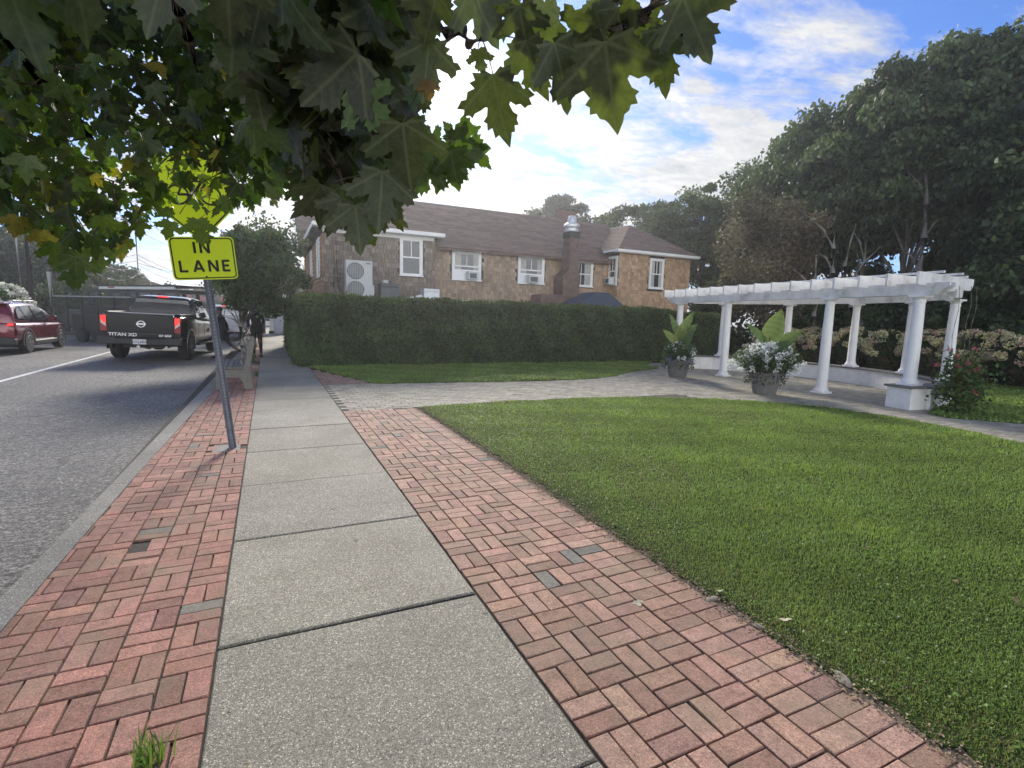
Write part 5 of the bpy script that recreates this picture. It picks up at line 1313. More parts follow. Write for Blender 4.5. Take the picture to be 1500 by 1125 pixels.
# ================= PEOPLE =================
def person(name,loc,rz,chain,label,parts,mats,head,hr=.105,face=0):
    """chain: dict joint->(pos,radius), edges; skin modifier body"""
    t=empty(name,loc,rz,label,'person'); 
    for nm,(mat,verts,edges) in parts.items():
        me=bpy.data.meshes.new(nm); me.from_pydata([v[0] for v in verts],edges,[]); o=bpy.data.objects.new(nm,me); COL.objects.link(o); o.parent=t; me.materials.append(M[mat])
        bm=bmesh.new(); bm.from_mesh(me); sk=bm.verts.layers.skin.verify(); bm.verts.ensure_lookup_table()
        for v,d in zip(bm.verts,verts): 
            r=d[1]; v[sk].radius=(r,r) if not isinstance(r,tuple) else r
        bm.verts[0][sk].use_root=True; bm.to_mesh(me); bm.free()
        m_=o.modifiers.new('skin','SKIN'); m_.use_smooth_shade=True; o.modifiers.new('sub','SUBSURF').levels=1; o.modifiers['sub'].render_levels=2
    b=MB(); hx,hy,hz=head
    b.lathe([(.001,-.13),(.045,-.125),(.062,-.09),(.075,-.03),(.080,.03),(.070,.085),(.045,.118),(.001,.13)],0,0,18)
    b.v=[(x*.95+hx,y*1.12+hy,z+hz) for x,y,z in b.v]
    h=b.build('head',mats[0],t,smooth=True)
    f=1
    b=MB(); b.tube([(hx,hy+.082,hz+.015),(hx,hy+.108,hz-.018),(hx,hy+.085,hz-.03)],[.008,.014,.012],6); b.build('nose',mats[0],h)
    for sd in (-1,1):
        b=MB(); b.lathe([(.001,-.006),(.012,-.005),(.014,0),(.010,.006),(.001,.008)],0,0,8,axis='x'); b.v=[(x+hx+sd*.078,y+hy+.0,z*1.8+hz) for x,y,z in b.v]; b.build('ear',mats[0],h)
        b=MB(); b.lathe([(.001,0),(.010,.001),(.001,.004)],hx+sd*.03,hz+.012,8,axis='y'); b.v=[(x,y+hy+.086,z) for x,y,z in b.v]; b.build('eye','sign_black',h)
    b=MB(); b.box(hx-.022,hx+.022,hy+.086,hy+.090,hz-.062,hz-.055); b.build('mouth','lamp_dark',h)
    return t,h
def hand(t,p,mat,d=(0,0,-1),side=1):
    vs=[(p,.026)];ed=[]; p=Vector(p); d=Vector(d)
    fw=Vector((0,1,0))
    vs.append((tuple(p+d*.05),(.030,.016))); vs.append((tuple(p+d*.085),(.032,.014))); ed+=[(0,1),(1,2)]
    for k,(o_,l) in enumerate(((-.028,.060),(-.010,.072),(.010,.068),(.028,.052))):
        a=len(vs); q=p+d*.09+fw*o_; vs+=[(tuple(q),.009),(tuple(q+d*l*.5+Vector((-side*.006,0,0))),.008),(tuple(q+d*l+Vector((-side*.02,0,0))),.007)]; ed+=[(2,a),(a,a+1),(a+1,a+2)]
    a=len(vs); q=p+d*.03+fw*.03; vs+=[(tuple(q+fw*.012+d*.02),.010),(tuple(q+fw*.025+d*.055),.008)]; ed+=[(1,a),(a,a+1)]
    return mat,vs,ed
# standing figure in black hooded coat, seen from behind
g=atZ(377,523,0); gx,gy=float(g[0])+.0,float(g[1])
body=[((0,0,.98),(.16,.11)),((0,0,1.12),(.15,.11)),((0,.01,1.30),(.18,.12)),((0,.02,1.44),(.17,.10)),((0,.03,1.52),.055),((0,.04,1.60),.05),
      ((-.19,.01,1.44),.06),((-.25,.03,1.22),.052),((-.23,.14,1.02),.042),((.19,.01,1.44),.06),((.25,.05,1.22),.052),((.20,.20,1.06),.042),
      ((-.09,0,.92),.105),((-.10,.01,.50),.068),((-.10,.0,.10),.048),((.09,0,.92),.105),((.11,-.02,.50),.068),((.12,-.03,.10),.048),((0,0,.80),(.17,.12))]
ed=[(0,1),(1,2),(2,3),(3,4),(4,5),(3,6),(6,7),(7,8),(3,9),(9,10),(10,11),(0,12),(12,13),(13,14),(0,15),(15,16),(16,17),]
body=body[:18]
t1,h1=person('person',(gx,gy,0),R(15),None,'person in black hooded coat and trousers standing by the street tree behind the bench',
 {'body':('cloth_black',body,ed),
  'left_hand':hand(None,(-.23,.15,1.0),'skin',side=-1),'right_hand':hand(None,(.20,.21,1.04),'skin',side=1)},('skin',),(0,.05,1.66))
b=MB(); b.lathe([(.001,-.17),(.10,-.16),(.115,-.08),(.112,.0),(.105,.07),(.08,.125),(.03,.155),(.001,.16)],0,0,20); b.v=[(x,y*1.15+.015 if y<.04 else .045,z+1.665) for x,y,z in b.v]; b.build('hood','cloth_navy',t1,smooth=True)
b=MB(); b.lathe([(.15,.88),(.205,.86),(.195,1.0),(.175,1.12)],0,0,18); b.v=[(x*1.05,y*.72,z) for x,y,z in b.v]; b.build('coat_hem','cloth_black',t1,smooth=True)
def shoe(t,x,y,rz,mat='cloth_black',z=0):
    b=MB(); b.loft([[(x+u*wd,y+yy,z+zz) for u,zz in ((-1,0),(1,0),(.85,h*.7),(.4,h),(-.4,h),(-.85,h*.7))] for yy,wd,h in ((-.11,.030,.06),(-.08,.042,.10),(0,.045,.10),(.08,.05,.065),(.15,.047,.05),(.18,.03,.035))]); b.build('shoe',mat,t,smooth=True)
shoe(t1,-.10,0,0); shoe(t1,.12,-.03,0)
# walking figure mostly hidden behind the sign post, stepping towards the road
g=atZ(334,524,-.1); 
yb=g[1]
body=[((0,0,.96),(.15,.11)),((0,.02,1.12),(.14,.10)),((0,.04,1.30),(.18,.115)),((0,.05,1.43),(.16,.09)),((0,.06,1.51),.052),((0,.07,1.58),.048),
      ((-.18,.05,1.42),.055),((-.24,.16,1.20),.046),((-.22,.34,1.08),.038),((.18,.05,1.42),.055),((.24,-.06,1.18),.046),((.24,-.10,.94),.038),
      ((-.09,.02,.90),.10),((-.10,.22,.52),.066),((-.10,.22,.12),.042),((.09,-.02,.90),.10),((.10,-.14,.50),.066),((.10,-.46,.26),.042)]
t2,h2=person('person',(float(g[0])-.12,yb,-.10),R(78),None,'walking person in dark jacket half hidden behind the leaning sign post',
 {'body':('cloth_navy',body,ed),'left_hand':hand(None,(-.22,.37,1.06),'skin_dark',d=(0,.35,-.9),side=-1),'right_hand':hand(None,(.24,-.11,.92),'skin_dark',side=1),
  'lower_leg':('skin_dark',[((.10,-.20,.46),.060),((.10,-.33,.36),.060),((.10,-.47,.25),.042)],[(0,1),(1,2)])},('skin_dark',),(0,.09,1.64))
b=MB(); b.lathe([(.085,.02),(.09,.05),(.085,.10),(.05,.14),(.001,.15)],0,0,18); b.v=[(x,y*1.12+.075,z+1.64) for x,y,z in b.v]; b.build('hair','cloth_black',t2,smooth=True)
shoe(t2,-.10,.24,0,z=.0)
b=MB(); b.loft([[(u*wd+.10,-.50+yy,.20+zz) for u,zz in ((-1,0),(1,0),(.8,h),(-.8,h))] for yy,wd,h in ((-.06,.04,.10),(.02,.045,.10),(.05,.045,.06))]); b.build('shoe','cloth_black',t2)
# ================= STREET BITS =================
# white cabinet leaning at the end of the pavement
c0=atZ(413,490,0); cb=empty('white_cabinet',(float(c0[0]),float(c0[1]),0),R(4),'tall white cabinet leaning slightly at the end of the hedge','cabinet'); cb.rotation_euler=(0,R(-3.2),R(4))
b=MB(); b.box(-.42,.42,0,.8,.06,2.42); b.build('case','metal_white',cb,bevel=.02,seg=2); b=MB(); b.box(-.37,.37,-.015,-.001,.16,2.34); b.build('door','paint_car_white',cb,bevel=.006)
b=MB(); b.box(-.05,.02,-.03,-.016,.9,1.0); b.build('latch','metal_grey',cb); b=MB(); b.box(-.42,.42,.0,.8,0,.058); b.build('plinth','plastic_black',cb)
c1=atZ(400,489,0)
for k in range(3):
    z0=.22+k*.36; cr=empty('storage_crate',(float(c1[0]),float(c1[1]),z0),0,['white crate at the bottom of the stack left of the cabinet','white crate in the middle of the stack left of the cabinet','white crate on top of the stack left of the cabinet'][k],'crate','stacked white crates')
    b=MB(); b.box(-.20,.20,0,.4,0,.30); b.build('box','metal_white',cr,bevel=.015); b=MB(); b.box(-.215,.215,-.015,.415,.301,.34); b.build('lid','ac_white',cr,bevel=.01)
b=MB(); b.box(c1[0]-.26,c1[0]+.26,c1[1]-.05,c1[1]+.45,.0,.2); tag(b.build('pallet_base','plastic_black'),'low black base under the stack of white crates','base')
c2=atZ(399,489,0); sg_=empty('notice_board',(float(c2[0])-.05,float(c2[1])+.8,0),0,'small square notice on a post above the white crates','sign')
b=MB(); b.tube([(0,0,0),(0,0,1.6)],.025,6); b.build('post','metal_grey',sg_); b=MB(); b.box(-.2,.2,-.03,-.02,1.6,2.05); b.build('panel','metal_white',sg_); b=MB(); b.box(-.08,.10,-.035,-.031,1.72,1.9); b.build('print','metal_grey',sg_)
b=MB(); b.box(c2[0]-.75,c2[0]-.42,c2[1]+.2,c2[1]+.5,0,.8); b.box(c2[0]-.77,c2[0]-.40,c2[1]+.18,c2[1]+.52,.801,.86); tag(b.build('litter_bin','plastic_black'),'black bin left of the white crates','bin')
c3=atZ(382,492,0); hy=empty('fire_hydrant',(float(c3[0]),float(c3[1]),0),0,'red hydrant with a yellow cap beyond the standing person','hydrant')
b=MB(); b.lathe([(.15,0),(.15,.05),(.10,.06),(.10,.45),(.13,.47),(.13,.52)],0,0,16); b.build('barrel','red_paint',hy,smooth=True); b=MB(); b.lathe([(.13,.521),(.12,.6),(.06,.68),(.025,.70),(.025,.74),(.001,.74)],0,0,16); b.build('cap','yellow',hy,smooth=True)
for a in (0,90,180): b=MB(); b.lathe([(.055,.08),(.055,.17),(.001,.17)],0,.36,10,axis='y'); b.xf(Matrix.Rotation(R(a),4,'Z')); b.build('nozzle','red_paint',hy)
# ---- utility poles and wires ----
def upole(px,py_base,D,top,label,r=.14,arms=True,conduit=False):
    p=atD(px,455,D); t=empty('utility_pole',(p[0],p[1],-.1),0,label,'utility pole','utility poles along the street'); b=MB(); b.tube([(0,0,0),(0,0,top)],[r,r*.7],10); b.build('pole','pole',t)
    if arms: b=MB(); b.box(-1.1,1.1,-.06,.06,top-.7,top-.58); b.build('cross_arm','pole',t); b=MB(); [b.lathe([(.03,top-.57),(.05,top-.5),(.03,top-.42),(.001,top-.41)],x,0,8) for x in (-1.0,)]; b.build('insulator','ac_white',t); b=MB(); [b.lathe([(.03,top-.57),(.05,top-.5),(.03,top-.42),(.001,top-.41)],x,0,8) for x in (1.0,)]; b.build('insulator','ac_white',t)
    if conduit: b=MB(); b.tube([(-.25,-.2,0),(-.25,-.2,5.6)],.06,8); b.build('conduit','rim',t)
    return t
P1=upole(48,0,30,9.0,'dark utility pole with a bright conduit behind the red SUV',.16,True,True)
P2=upole(206,0,62,10.5,'utility pole with sagging wires standing beyond the black truck',.16)
P3=upole(334,0,80,9.5,'thin utility pole far along the street right of the road sign',.12)
b=MB(); p=atD(78,470,28); b.tube([(p[0],p[1],-.1),(p[0],p[1],2.9)],.09,8); tag(b.build('bollard_post','rim'),'short grey post beside the trailer end','post')
def wires():
    A1=P1.location;A2=P2.location;A3=P3.location
    A0=Vector((-15,6,0)); E=Vector((-5,150,0)); k=0
    segs=[]
    for (a,za,b_,zb,sag,off) in [(A0,8.2,A1,8.2,.5,-1),(A0,8.2,A1,8.2,.5,1),(A1,8.2,A2,9.7,1.4,-1),(A1,8.2,A2,9.7,1.4,1),(A1,6.4,A2,6.6,1.1,0),(A1,5.6,A2,5.6,1.3,.1),(A1,5.2,A2,5.0,1.6,.2),(A2,9.7,A3,8.8,1,-1),(A2,9.7,A3,8.8,1,1),(A2,6.6,A3,6.2,1.0,0),(A2,5.6,A3,5.6,1.2,0),(A2,5.0,A3,4.8,1.4,0),(A3,8.8,E,8,1,0),(A3,6.2,E,6,1,0),
        (A2,6.2,Vector((-2.0,48,0)),4.4,.9,0),(A2,5.8,Vector((2,46,0)),4.6,.8,0),(A2,6.6,Vector((-26,58,0)),5.0,1,0),(A2,6.0,Vector((-24,50,0)),4.6,.9,0),(A1,6.6,Vector((-30,36,0)),6.0,.8,0),(A3,6.0,Vector((3,60,0)),4.8,.7,0)]:
        pts=[]
        for i in range(13):
            q=i/12; x=a.x+(b_.x-a.x)*q+off; y=a.y+(b_.y-a.y)*q; z=za+(zb-za)*q-sag*4*q*(1-q); pts.append((x,y,z))
        b=MB(); b.tube(pts,.028,5); o=b.build('overhead_wire','wire'); tag(o,'overhead wires strung between the utility poles along the street','wire','overhead wires'); 
wires()
# ---- far buildings, flags ----
def far_house(px0,px1,pyt,D,mat,label,roofm='duct',wins=2):
    a=atD(px0,455,D);c=atD(px1,455,D); top=atD((px0+px1)/2,pyt,D)[2]; t=empty('far_building',(a[0],a[1],-.2),math.atan2(c[1]-a[1],c[0]-a[0]),label,'building','buildings at the far end of the street')
    W=math.hypot(c[0]-a[0],c[1]-a[1]); b=MB(); b.box(0,W,0,8,0,top); b.build('wall',mat,t); b=MB(); b.prism([(-.3,top),(W+.3,top),(W*.5,top+W*.22)],'y',-.3,8.3); b.build('roof',roofm,t)
    for k in range(wins):
        for z in ((top*.55,top*.8),(top*.15,top*.4)):
            x=W*(k+.5)/wins; b=MB(); b.box(x-.6,x+.6,-.05,-.01,z[0],z[1]); b.build('window_frame','paint_white',t); b=MB(); b.box(x-.48,x+.48,-.07,-.055,z[0]+.1,z[1]-.1); b.build('window','glass',t)
    return t
far_house(210,238,415,75,'beige_wall','beige stucco house above the black truck cab')
far_house(238,262,418,85,'red_wall','red brick building right of the beige house')
far_house(318,350,432,95,'paint_white','small white shopfront far down the street',wins=3)
far_house(385,440,425,62,'wall_white','white building glimpsed past the street trees',wins=3)
far_house(-20,70,433,80,'beige_wall','low beige building behind the red SUV',wins=4)
for i,(px,py,D) in enumerate(((222,424,60),(268,436,52),(290,438,56),(321,440,60))):
    p=atD(px,py,D); f=empty('street_flag',(p[0],p[1],-.1),R(20),['striped flag above the black truck cab','striped flag left of the sign post','second striped flag left of the sign post','striped flag right of the sign post'][i],'flag','flags along the street')
    b=MB(); b.tube([(0,0,0),(0,0,p[2]+.6)],.03,6); b.build('flag_pole','rim',f)
    b=MB(); z=p[2]
    for k in range(6): b.add([(.04+.1*k,.03*math.sin(k*1.2),z-.02*k),(.04+.1*(k+1),.03*math.sin((k+1)*1.2),z-.02*(k+1)),(.04+.1*(k+1),.03*math.sin((k+1)*1.2),z+.5-.03*(k+1)),(.04+.1*k,.03*math.sin(k*1.2),z+.5-.03*k)],[(0,1,2,3)])
    b.build('flag_cloth','flag',f)
# ================= TREES =================
def tree(loc,label,h,crown,nclump,per,leaf,col,trunk_r=.2,lean=(0,0),cz=.62,seed=1,group=None,bark='bark',droop=.0,name='broadleaf_tree',cat='tree',clump=1.0,flat=.42,stems=1,tw='leaf_far',hollow=.55,cd=.1):
    """crown=(rx,ry,rz) ellipsoid centred at height h*cz"""
    r=np.random.RandomState(seed); t=empty(name,loc,0,label,cat,group)
    rx,ry,rz=crown; C=np.array([lean[0],lean[1],h-rz])
    d=r.randn(nclump,3); d/=np.linalg.norm(d,axis=1,keepdims=True); rad=r.uniform(hollow,1,(nclump,1))**.6
    cc=d*rad*[rx-clump*.6,ry-clump*.6,rz-clump*.4]+C
    cc[:,:2]+=r.randn(nclump,2)*.25
    b=MB()
    for s_ in range(stems):
        ox,oy=(r.uniform(-.5,.5,2)*(stems>1)); top=C+[0,0,-rz*.15]+(r.randn(3)*[.8,.8,.2] if stems>1 else 0)
        pts=[(ox,oy,-.1)]; 
        for i in range(1,6):
            q=i/5; pts.append((ox*(1-q)+top[0]*q**1.4+r.randn()*.10,oy*(1-q)+top[1]*q**1.4+r.randn()*.10,top[2]*q))
        b.tube(pts,[trunk_r*(1.25 if i==0 else 1-.12*i) for i in range(6)],9)
    to=b.build('trunk',bark,t,smooth=True)
    b=MB()
    for k in range(0,nclump,max(1,nclump//26)):
        i0=r.randint(2,5); s0=np.array(pts[i0]); e=cc[k]; m_=(s0+e)/2+r.randn(3)*.25+[0,0,.15]
        b.tube([tuple(s0),tuple(s0*.6+m_*.4+[0,0,.1]),tuple(m_),tuple(e)],[trunk_r*.38,trunk_r*.28,trunk_r*.2,trunk_r*.07],6)
    b.build('branch',bark,t,smooth=True)
    n=nclump*per; K=np.repeat(np.arange(nclump),per); cs=(clump*r.uniform(.45,1.2,nclump))[K][:,None]
    d=r.randn(n,3); d/=np.linalg.norm(d,axis=1,keepdims=True); rr=r.uniform(.35,1.08,(n,1)); P=cc[K]+d*rr*cs*[1,1,flat]
    P[:,2]-=droop*np.hypot(d[:,0],d[:,1])*cs[:,0]*rr[:,0]
    P=P[P[:,2]>.05]; K=K[:len(P)]
    n=len(P); ct=1+r.uniform(-.42,.42,nclump)
    T=np.array(col)[None]*ct[K][:,None]*(1+r.uniform(-.35,.35,(n,1)))*(1+r.uniform(-.12,.12,(n,3)))
    ax=r.randn(n,3)+[0,0,-droop*2.2]; 
    instance(LEAF4,LF4,P,basis(ax,r.randn(n,3)+[0,0,.7],r.uniform(.6,1.35,n)*leaf),T.clip(.004,1),'crown',tw,t)
    return t
def TP(px,D): p=atD(px,470,D); return (float(p[0]),float(p[1]),-.1)
def topz(px,py,D): return float(atD(px,py,D)[2])
G='trees behind the garden'
DG=(.075,.110,.045); MG=(.09,.13,.05)
def TT(px,py,D,label,rx,rz,nc,per,leaf=.26,col=DG,**k):
    h=topz(px,py,D)+.1; return tree(TP(px,D),label,h,(rx,rx,rz),int(nc*1.45),int(per*.78),leaf*.88,col,group=G,**k)
TT(925,290,44,'rounded green tree just right of the house roof end',4.3,3.8,40,420,.27,MG,seed=21,clump=1.3)
TT(985,268,40,'loose green tree between the house and the taller trees',3.2,4.0,34,380,.25,MG,seed=22,clump=1.15)
TT(1025,262,36,'slender tree rising left of the reddish tree',2.2,4.2,26,330,.24,MG,seed=23,clump=.95)
TT(1085,236,40,'green tree behind the top of the reddish tree',3.6,5.0,44,400,.27,DG,seed=24,clump=1.3)
TT(1165,150,33,'tall tree at the left shoulder of the tall tree line',3.6,4.6,56,480,.27,DG,seed=25,clump=1.3,trunk_r=.22,droop=.5)
TT(1235,120,31,'tall drooping-leaf tree second from the left of the tall group',3.5,4.6,58,500,.26,DG,seed=26,clump=1.25,trunk_r=.2,droop=.6,bark='bark_pale')
TT(1305,76,30,'tall spreading tree with a pale trunk above the pergola',3.7,4.6,60,520,.26,DG,seed=27,clump=1.25,trunk_r=.24,droop=.6,bark='bark_pale')
TT(1375,44,31,'highest middle tree with sky showing below its crown',3.6,4.4,54,500,.26,DG,seed=28,clump=1.3,trunk_r=.26,droop=.5,bark='bark_pale')
TT(1450,28,30,'tallest tree near the right picture edge',3.6,5.0,62,520,.26,DG,seed=29,clump=1.25,trunk_r=.28,droop=.5)
TT(1560,30,28,'tall tree cut by the right picture edge',4.2,5.6,62,460,.26,DG,seed=30,clump=1.3,trunk_r=.25,droop=.4)
TT(1660,60,26,'tall tree outside the right picture edge',4,5,40,300,.3,DG,seed=31,clump=1.4)
# reddish tree, upright stems
rt_=tree(TP(1122,27),'reddish brown upright tree behind the left of the pergola',topz(1125,272,27)+.1,(2.45,2.3,3.1),60,560,.13,(.15,.115,.078),.07,seed=41,stems=7,bark='bark_pale',clump=.75,flat=1.1,hollow=.3)
# tree behind the house ridge
TTl=tree(TP(822,52),'dark tree standing behind the house roof ridge',topz(815,272,52)+.1,(4.0,3.5,4.2),40,420,.30,(.045,.065,.032),.3,seed=42,clump=1.25,hollow=.5)
# understorey shrubs and small trees
US=[(1215,22.5+6,415,1.6,'dark shrub with small leaves beside the left trunks',51),(1290,27,430,1.7,'dark understorey shrub behind the middle of the pergola',52),(1350,29,395,2.2,'large leafy shrub behind the back pergola columns',53),(1420,26.5,380,2.4,'dense dark shrub right of the pergola roof end',54),(1490,25.5,350,2.6,'dense dark shrub at the right edge behind the hydrangeas',55),(1445,29.5,300,2.6,'tall dark understorey tree right of the pergola',56),(1060,31,400,2.0,'low dark shrub behind the far end of the hedge',57),(1165,31,380,2.0,'dark shrub behind the reddish tree foot',58),(1560,25,330,2.7,'dark shrub just outside the right edge',59),(1385,33,300,2.8,'dark tree filling the gap behind the pergola',60),(1255,34,330,2.6,'dark small tree in the gap of the trunks',61),(1520,29,250,3.0,'dark mid-height tree at the far right',62)]
for px,D,py,rr,lb,sd in US:
    h=topz(px,py,D)+.1; tree(TP(px,D),lb,h,(rr,rr*.9,h*.5),30,430,.2,(.055,.085,.034),.09,seed=sd,clump=.85,flat=.8,name='understorey_shrub',cat='shrub',group='shrubs under the tall trees',droop=.3,hollow=.5)
# bare pale trunks seen through the pergola
for k,(px,D,b1,lb) in enumerate(((1200,24,(1197,385),'slim bare trunk left of the middle pergola bay'),(1217,25,(1222,330),'pair-leaning pale trunk behind the middle pergola bay'),(1265,25.5,(1240,360),'curved pale trunk seen through the middle bay'),(1282,26,(1262,350),'second curved pale trunk beside the first'),(1340,27.5,(1352,250),'thick pale forked trunk above the pergola'),(1440,26.5,(1437,340),'straight trunk between dark shrubs at the right'))):
    p=atD(px,470,D); q=atD(b1[0],b1[1],D); t=empty('tree_trunk',(p[0],p[1],-.1),0,lb,'tree trunk','bare trunks in the wood edge'); b=MB()
    q=Vector(q)-Vector((p[0],p[1],-.1)); pts=[(0,0,0)]
    for i in range(1,7): f=i/6; pts.append((q.x*f+.16*math.sin(f*5+k),q.y*f+.16*math.sin(f*4+k*2),q.z*f))
    b.tube(pts,[.15*(1-.08*i)*(1.4 if k==4 else .85) for i in range(7)],9); b.build('trunk','bark_pale',t,smooth=True)
    b=MB()
    for j in (3,4,5):
        s0=Vector(pts[j]); e=s0+Vector((rs.uniform(-1.2,1.2),rs.uniform(-1,1),rs.uniform(.8,1.8))); b.tube([tuple(s0),tuple((s0+e)/2+Vector((0,0,.2))),tuple(e)],[.06,.045,.02],6)
    b.build('limb','bark_pale',t,smooth=True)
# street trees on the kerb strip
def street(x,y,h,r_,lb,sd,lean=(0,0)):
    tt=tree((x,y,-.02),lb,h,(r_,r_,(h-2.0)/2+.25),46,420,.105,(.050,.085,.028),.085,lean=lean,seed=sd,clump=.5,flat=.85,group='young street trees in the pavement strip',name='street_tree',bark='bark_pale',hollow=.35,droop=.3)
    return tt
street(-.78,17.6,4.55,1.65,'street tree with grey trunk just beyond the bench',71,lean=(.35,0))
street(-.62,25.2,4.6,1.6,'second street tree behind the standing person',72,lean=(.2,.3))
street(-.6,33.5,4.8,1.7,'third street tree beyond the hooded person',73)
street(-.6,43,5.0,1.9,'far street tree above the white cabinet',74)
# plants by tree pits
for x,y in ((-.45,18.2),(-.5,25.0)): tuft((x,y,0),'low weeds in the pit of the %s street tree'%('first' if y<20 else 'second'),50,.28)
# dark trees across the road
for k,(px,D,py,rr,lb) in enumerate(((-60,55,300,6.5,'big dark evergreen cut by the left picture edge'),(20,58,355,6.0,'dark evergreen behind the red SUV'),(95,52,372,4.5,'dark evergreen behind the utility pole'),(150,62,385,5.0,'dark evergreen above the work truck'),(190,85,388,6.0,'distant tree left of the far wire pole'),(265,110,418,5.5,'distant small tree above the far roofs'),(305,95,420,4.5,'distant tree left of the leaning post'))):
    h=topz(px,py,D)+.1; tree(TP(px,D),lb,h,(rr,rr*.9,h*.48),46,430,.34,(.034,.050,.024),.3,seed=80+k,clump=rr*.3,flat=.7,name='evergreen_tree',group='trees across the road',droop=.2,hollow=.6)
for k,(px,D,py,lb) in enumerate(((60,40,425,'dark roadside shrub behind the red SUV roof'),(110,42,412,'roadside shrub beyond the trailer'),(150,46,408,'roadside shrub right of the trailer'),(235,90,425,'far roadside shrub beyond the truck cab'),(300,70,432,'far roadside shrub near the flags'))):
    h=topz(px,py,D)+.1; tree(TP(px,D),lb,h,(2.2,2,h*.5),24,330,.24,(.040,.062,.026),.08,seed=90+k,clump=.8,flat=.8,name='roadside_shrub',cat='shrub',group='shrubs across the road')
# white flowering shrub behind the SUV
p=TP(6,27); fs_=empty('flowering_shrub',p,0,'white flowering shrub above the red SUV roof','shrub'); n=2500; d=rnd(n); d/=np.linalg.norm(d,axis=1,keepdims=True)
leaves_np('foliage',d*[.85,.85,1.1]*rs.uniform(.7,1,(n,1))+[0,0,1.25],.14,(.06,.10,.03),fs_)
d=rnd(130); d/=np.linalg.norm(d,axis=1,keepdims=True); d[:,2]=abs(d[:,2]); petals_np('white_blossom',d*[.87,.87,1.12]+[0,0,1.25],.05,.10,(.7,.72,.6),fs_,12)
tree(TP(440,90),'distant tree beyond the pavement end',9,(6,6,4),30,300,.4,DG,seed=99,clump=1.8)
# ================= OVERHANGING MAPLE =================
HALF=[(.03,.0),(.16,-.08),(.22,-.04),(.36,-.07),(.33,.04),(.42,.06),(.36,.15),(.47,.17),(.52,.27),(.60,.27),(.70,.37),(.60,.41),(.63,.50),(.53,.49),(.50,.55),(.42,.47),(.32,.46),(.24,.42),(.20,.43),(.25,.56),(.33,.62),(.28,.66),(.30,.76),(.21,.74),(.19,.84),(.12,.83),(.09,.93),(0,1.06)]
SP=[(0,.0),(0,.36),(0,.7)]
def maple_tpl(curl,droop,cup):
    def zf(x,y): return cup*abs(x)**1.3-droop*y*y+curl*x*y
    v=[(0,0,0)]+[(x,y,zf(x,y)) for x,y in HALF]           # 0, 1..28
    nh=len(HALF); tip=nh
    v+= [(-x,y,zf(-x,y)) for x,y in HALF[:-1]]            # 29..
    sp=[(0,.40,zf(0,.4)),(0,.75,zf(0,.75))]; a=len(v); v+=sp
    right=[0]+list(range(1,nh+1)); left=[0]+list(range(nh+1,nh+nh))+[tip]
    # fans: split each half at the sinus (index of point (.24,.42)->18)
    k=18
    def halfaces(L,rev):
        f1=L[:k+1]+[a]            # base lobe
        f2=[a]+L[k:]              # tip lobe
        f2=[a]+L[k:]+[a+1]
        f1=f1; out=[f1,f2]
        return [tuple(x[::-1]) if rev else tuple(x) for x in out]
    return np.array(v),halfaces(right,False)+halfaces(left,True)
TPLS=[maple_tpl(.15,.25,.22),maple_tpl(-.2,.1,-.25),maple_tpl(.1,.45,.35),maple_tpl(0,-.12,.12)]
def inpolys(px,py,Q):
    c=np.zeros(len(px),bool); Q=np.array(Q,float)
    for i in range(len(Q)):
        x0,y0=Q[i];x1,y1=Q[(i+1)%len(Q)]
        if y0==y1: continue
        c^=((y0>py)!=(y1>py))&(px<(x1-x0)*(py-y0)/(y1-y0)+x0)
    return c
mr=np.random.RandomState(2024)
maple=empty('maple_tree',(-.78,-1.3,0),0,'large maple tree whose leafy branches hang over the pavement and road sign','tree')
MO=np.array([-.78,-1.3,0])
B_REG=[(-160,-160),(625,-160),(618,150),(590,240),(540,300),(500,325),(440,300),(385,305),(330,318),(262,322),(225,325),(200,345),(178,380),(120,410),(80,395),(52,350),(0,335),(-160,330)]
A_REG=[(330,-160),(640,-160),(632,60),(612,150),(598,262),(560,330),(520,368),(500,335),(440,295),(400,215),(330,120)]
SIGNHOLE=[(235,225),(300,225),(375,240),(375,300),(330,305),(245,300)]
LP=[];LA=[];LN=[];LS=[];LT=[]
tw=MB()
limbs=[]
def limb(pts,r0,r1):
    P=[np.array(p,float) for p in pts]; 
    n=len(P); tw_r=[r0+(r1-r0)*i/(n-1) for i in range(n)]
    return P,tw_r
def U(px,py,d): return ray(px,py)*d+EYE
LIM=[([(-.78,-1.3,2.4),(-.95,-.3,3.1),(-1.3,.9,3.25),tuple(U(60,120,3.2)),tuple(U(150,220,4.0))],.07,.012),
     ([(-.78,-1.3,2.9),(-.6,-.2,3.5),tuple(U(200,-150,2.4)),tuple(U(280,60,3.0)),tuple(U(330,250,3.6))],.06,.01),
     ([(-.78,-1.3,3.2),(-.4,-.4,3.1),tuple(U(420,-230,1.7)),tuple(U(520,-60,1.25)),tuple(U(640,42,1.05)),tuple(U(705,55,1.0))],.05,.006),
     ([tuple(U(430,-230,1.8)),tuple(U(470,0,1.6)),tuple(U(520,150,1.5)),tuple(U(640,225,1.7))],.02,.004),
     ([(-.78,-1.3,3.5),(.2,-.6,3.6),tuple(U(980,-320,1.6)),tuple(U(1010,-60,1.05)),tuple(U(960,20,1.0)),tuple(U(860,70,.98))],.04,.005),
     ([(-.78,-1.3,2.2),(-1.8,-.2,2.9),(-2.8,1.4,3.3),(-3.6,3.2,3.2)],.06,.015)]
pts_all=[]
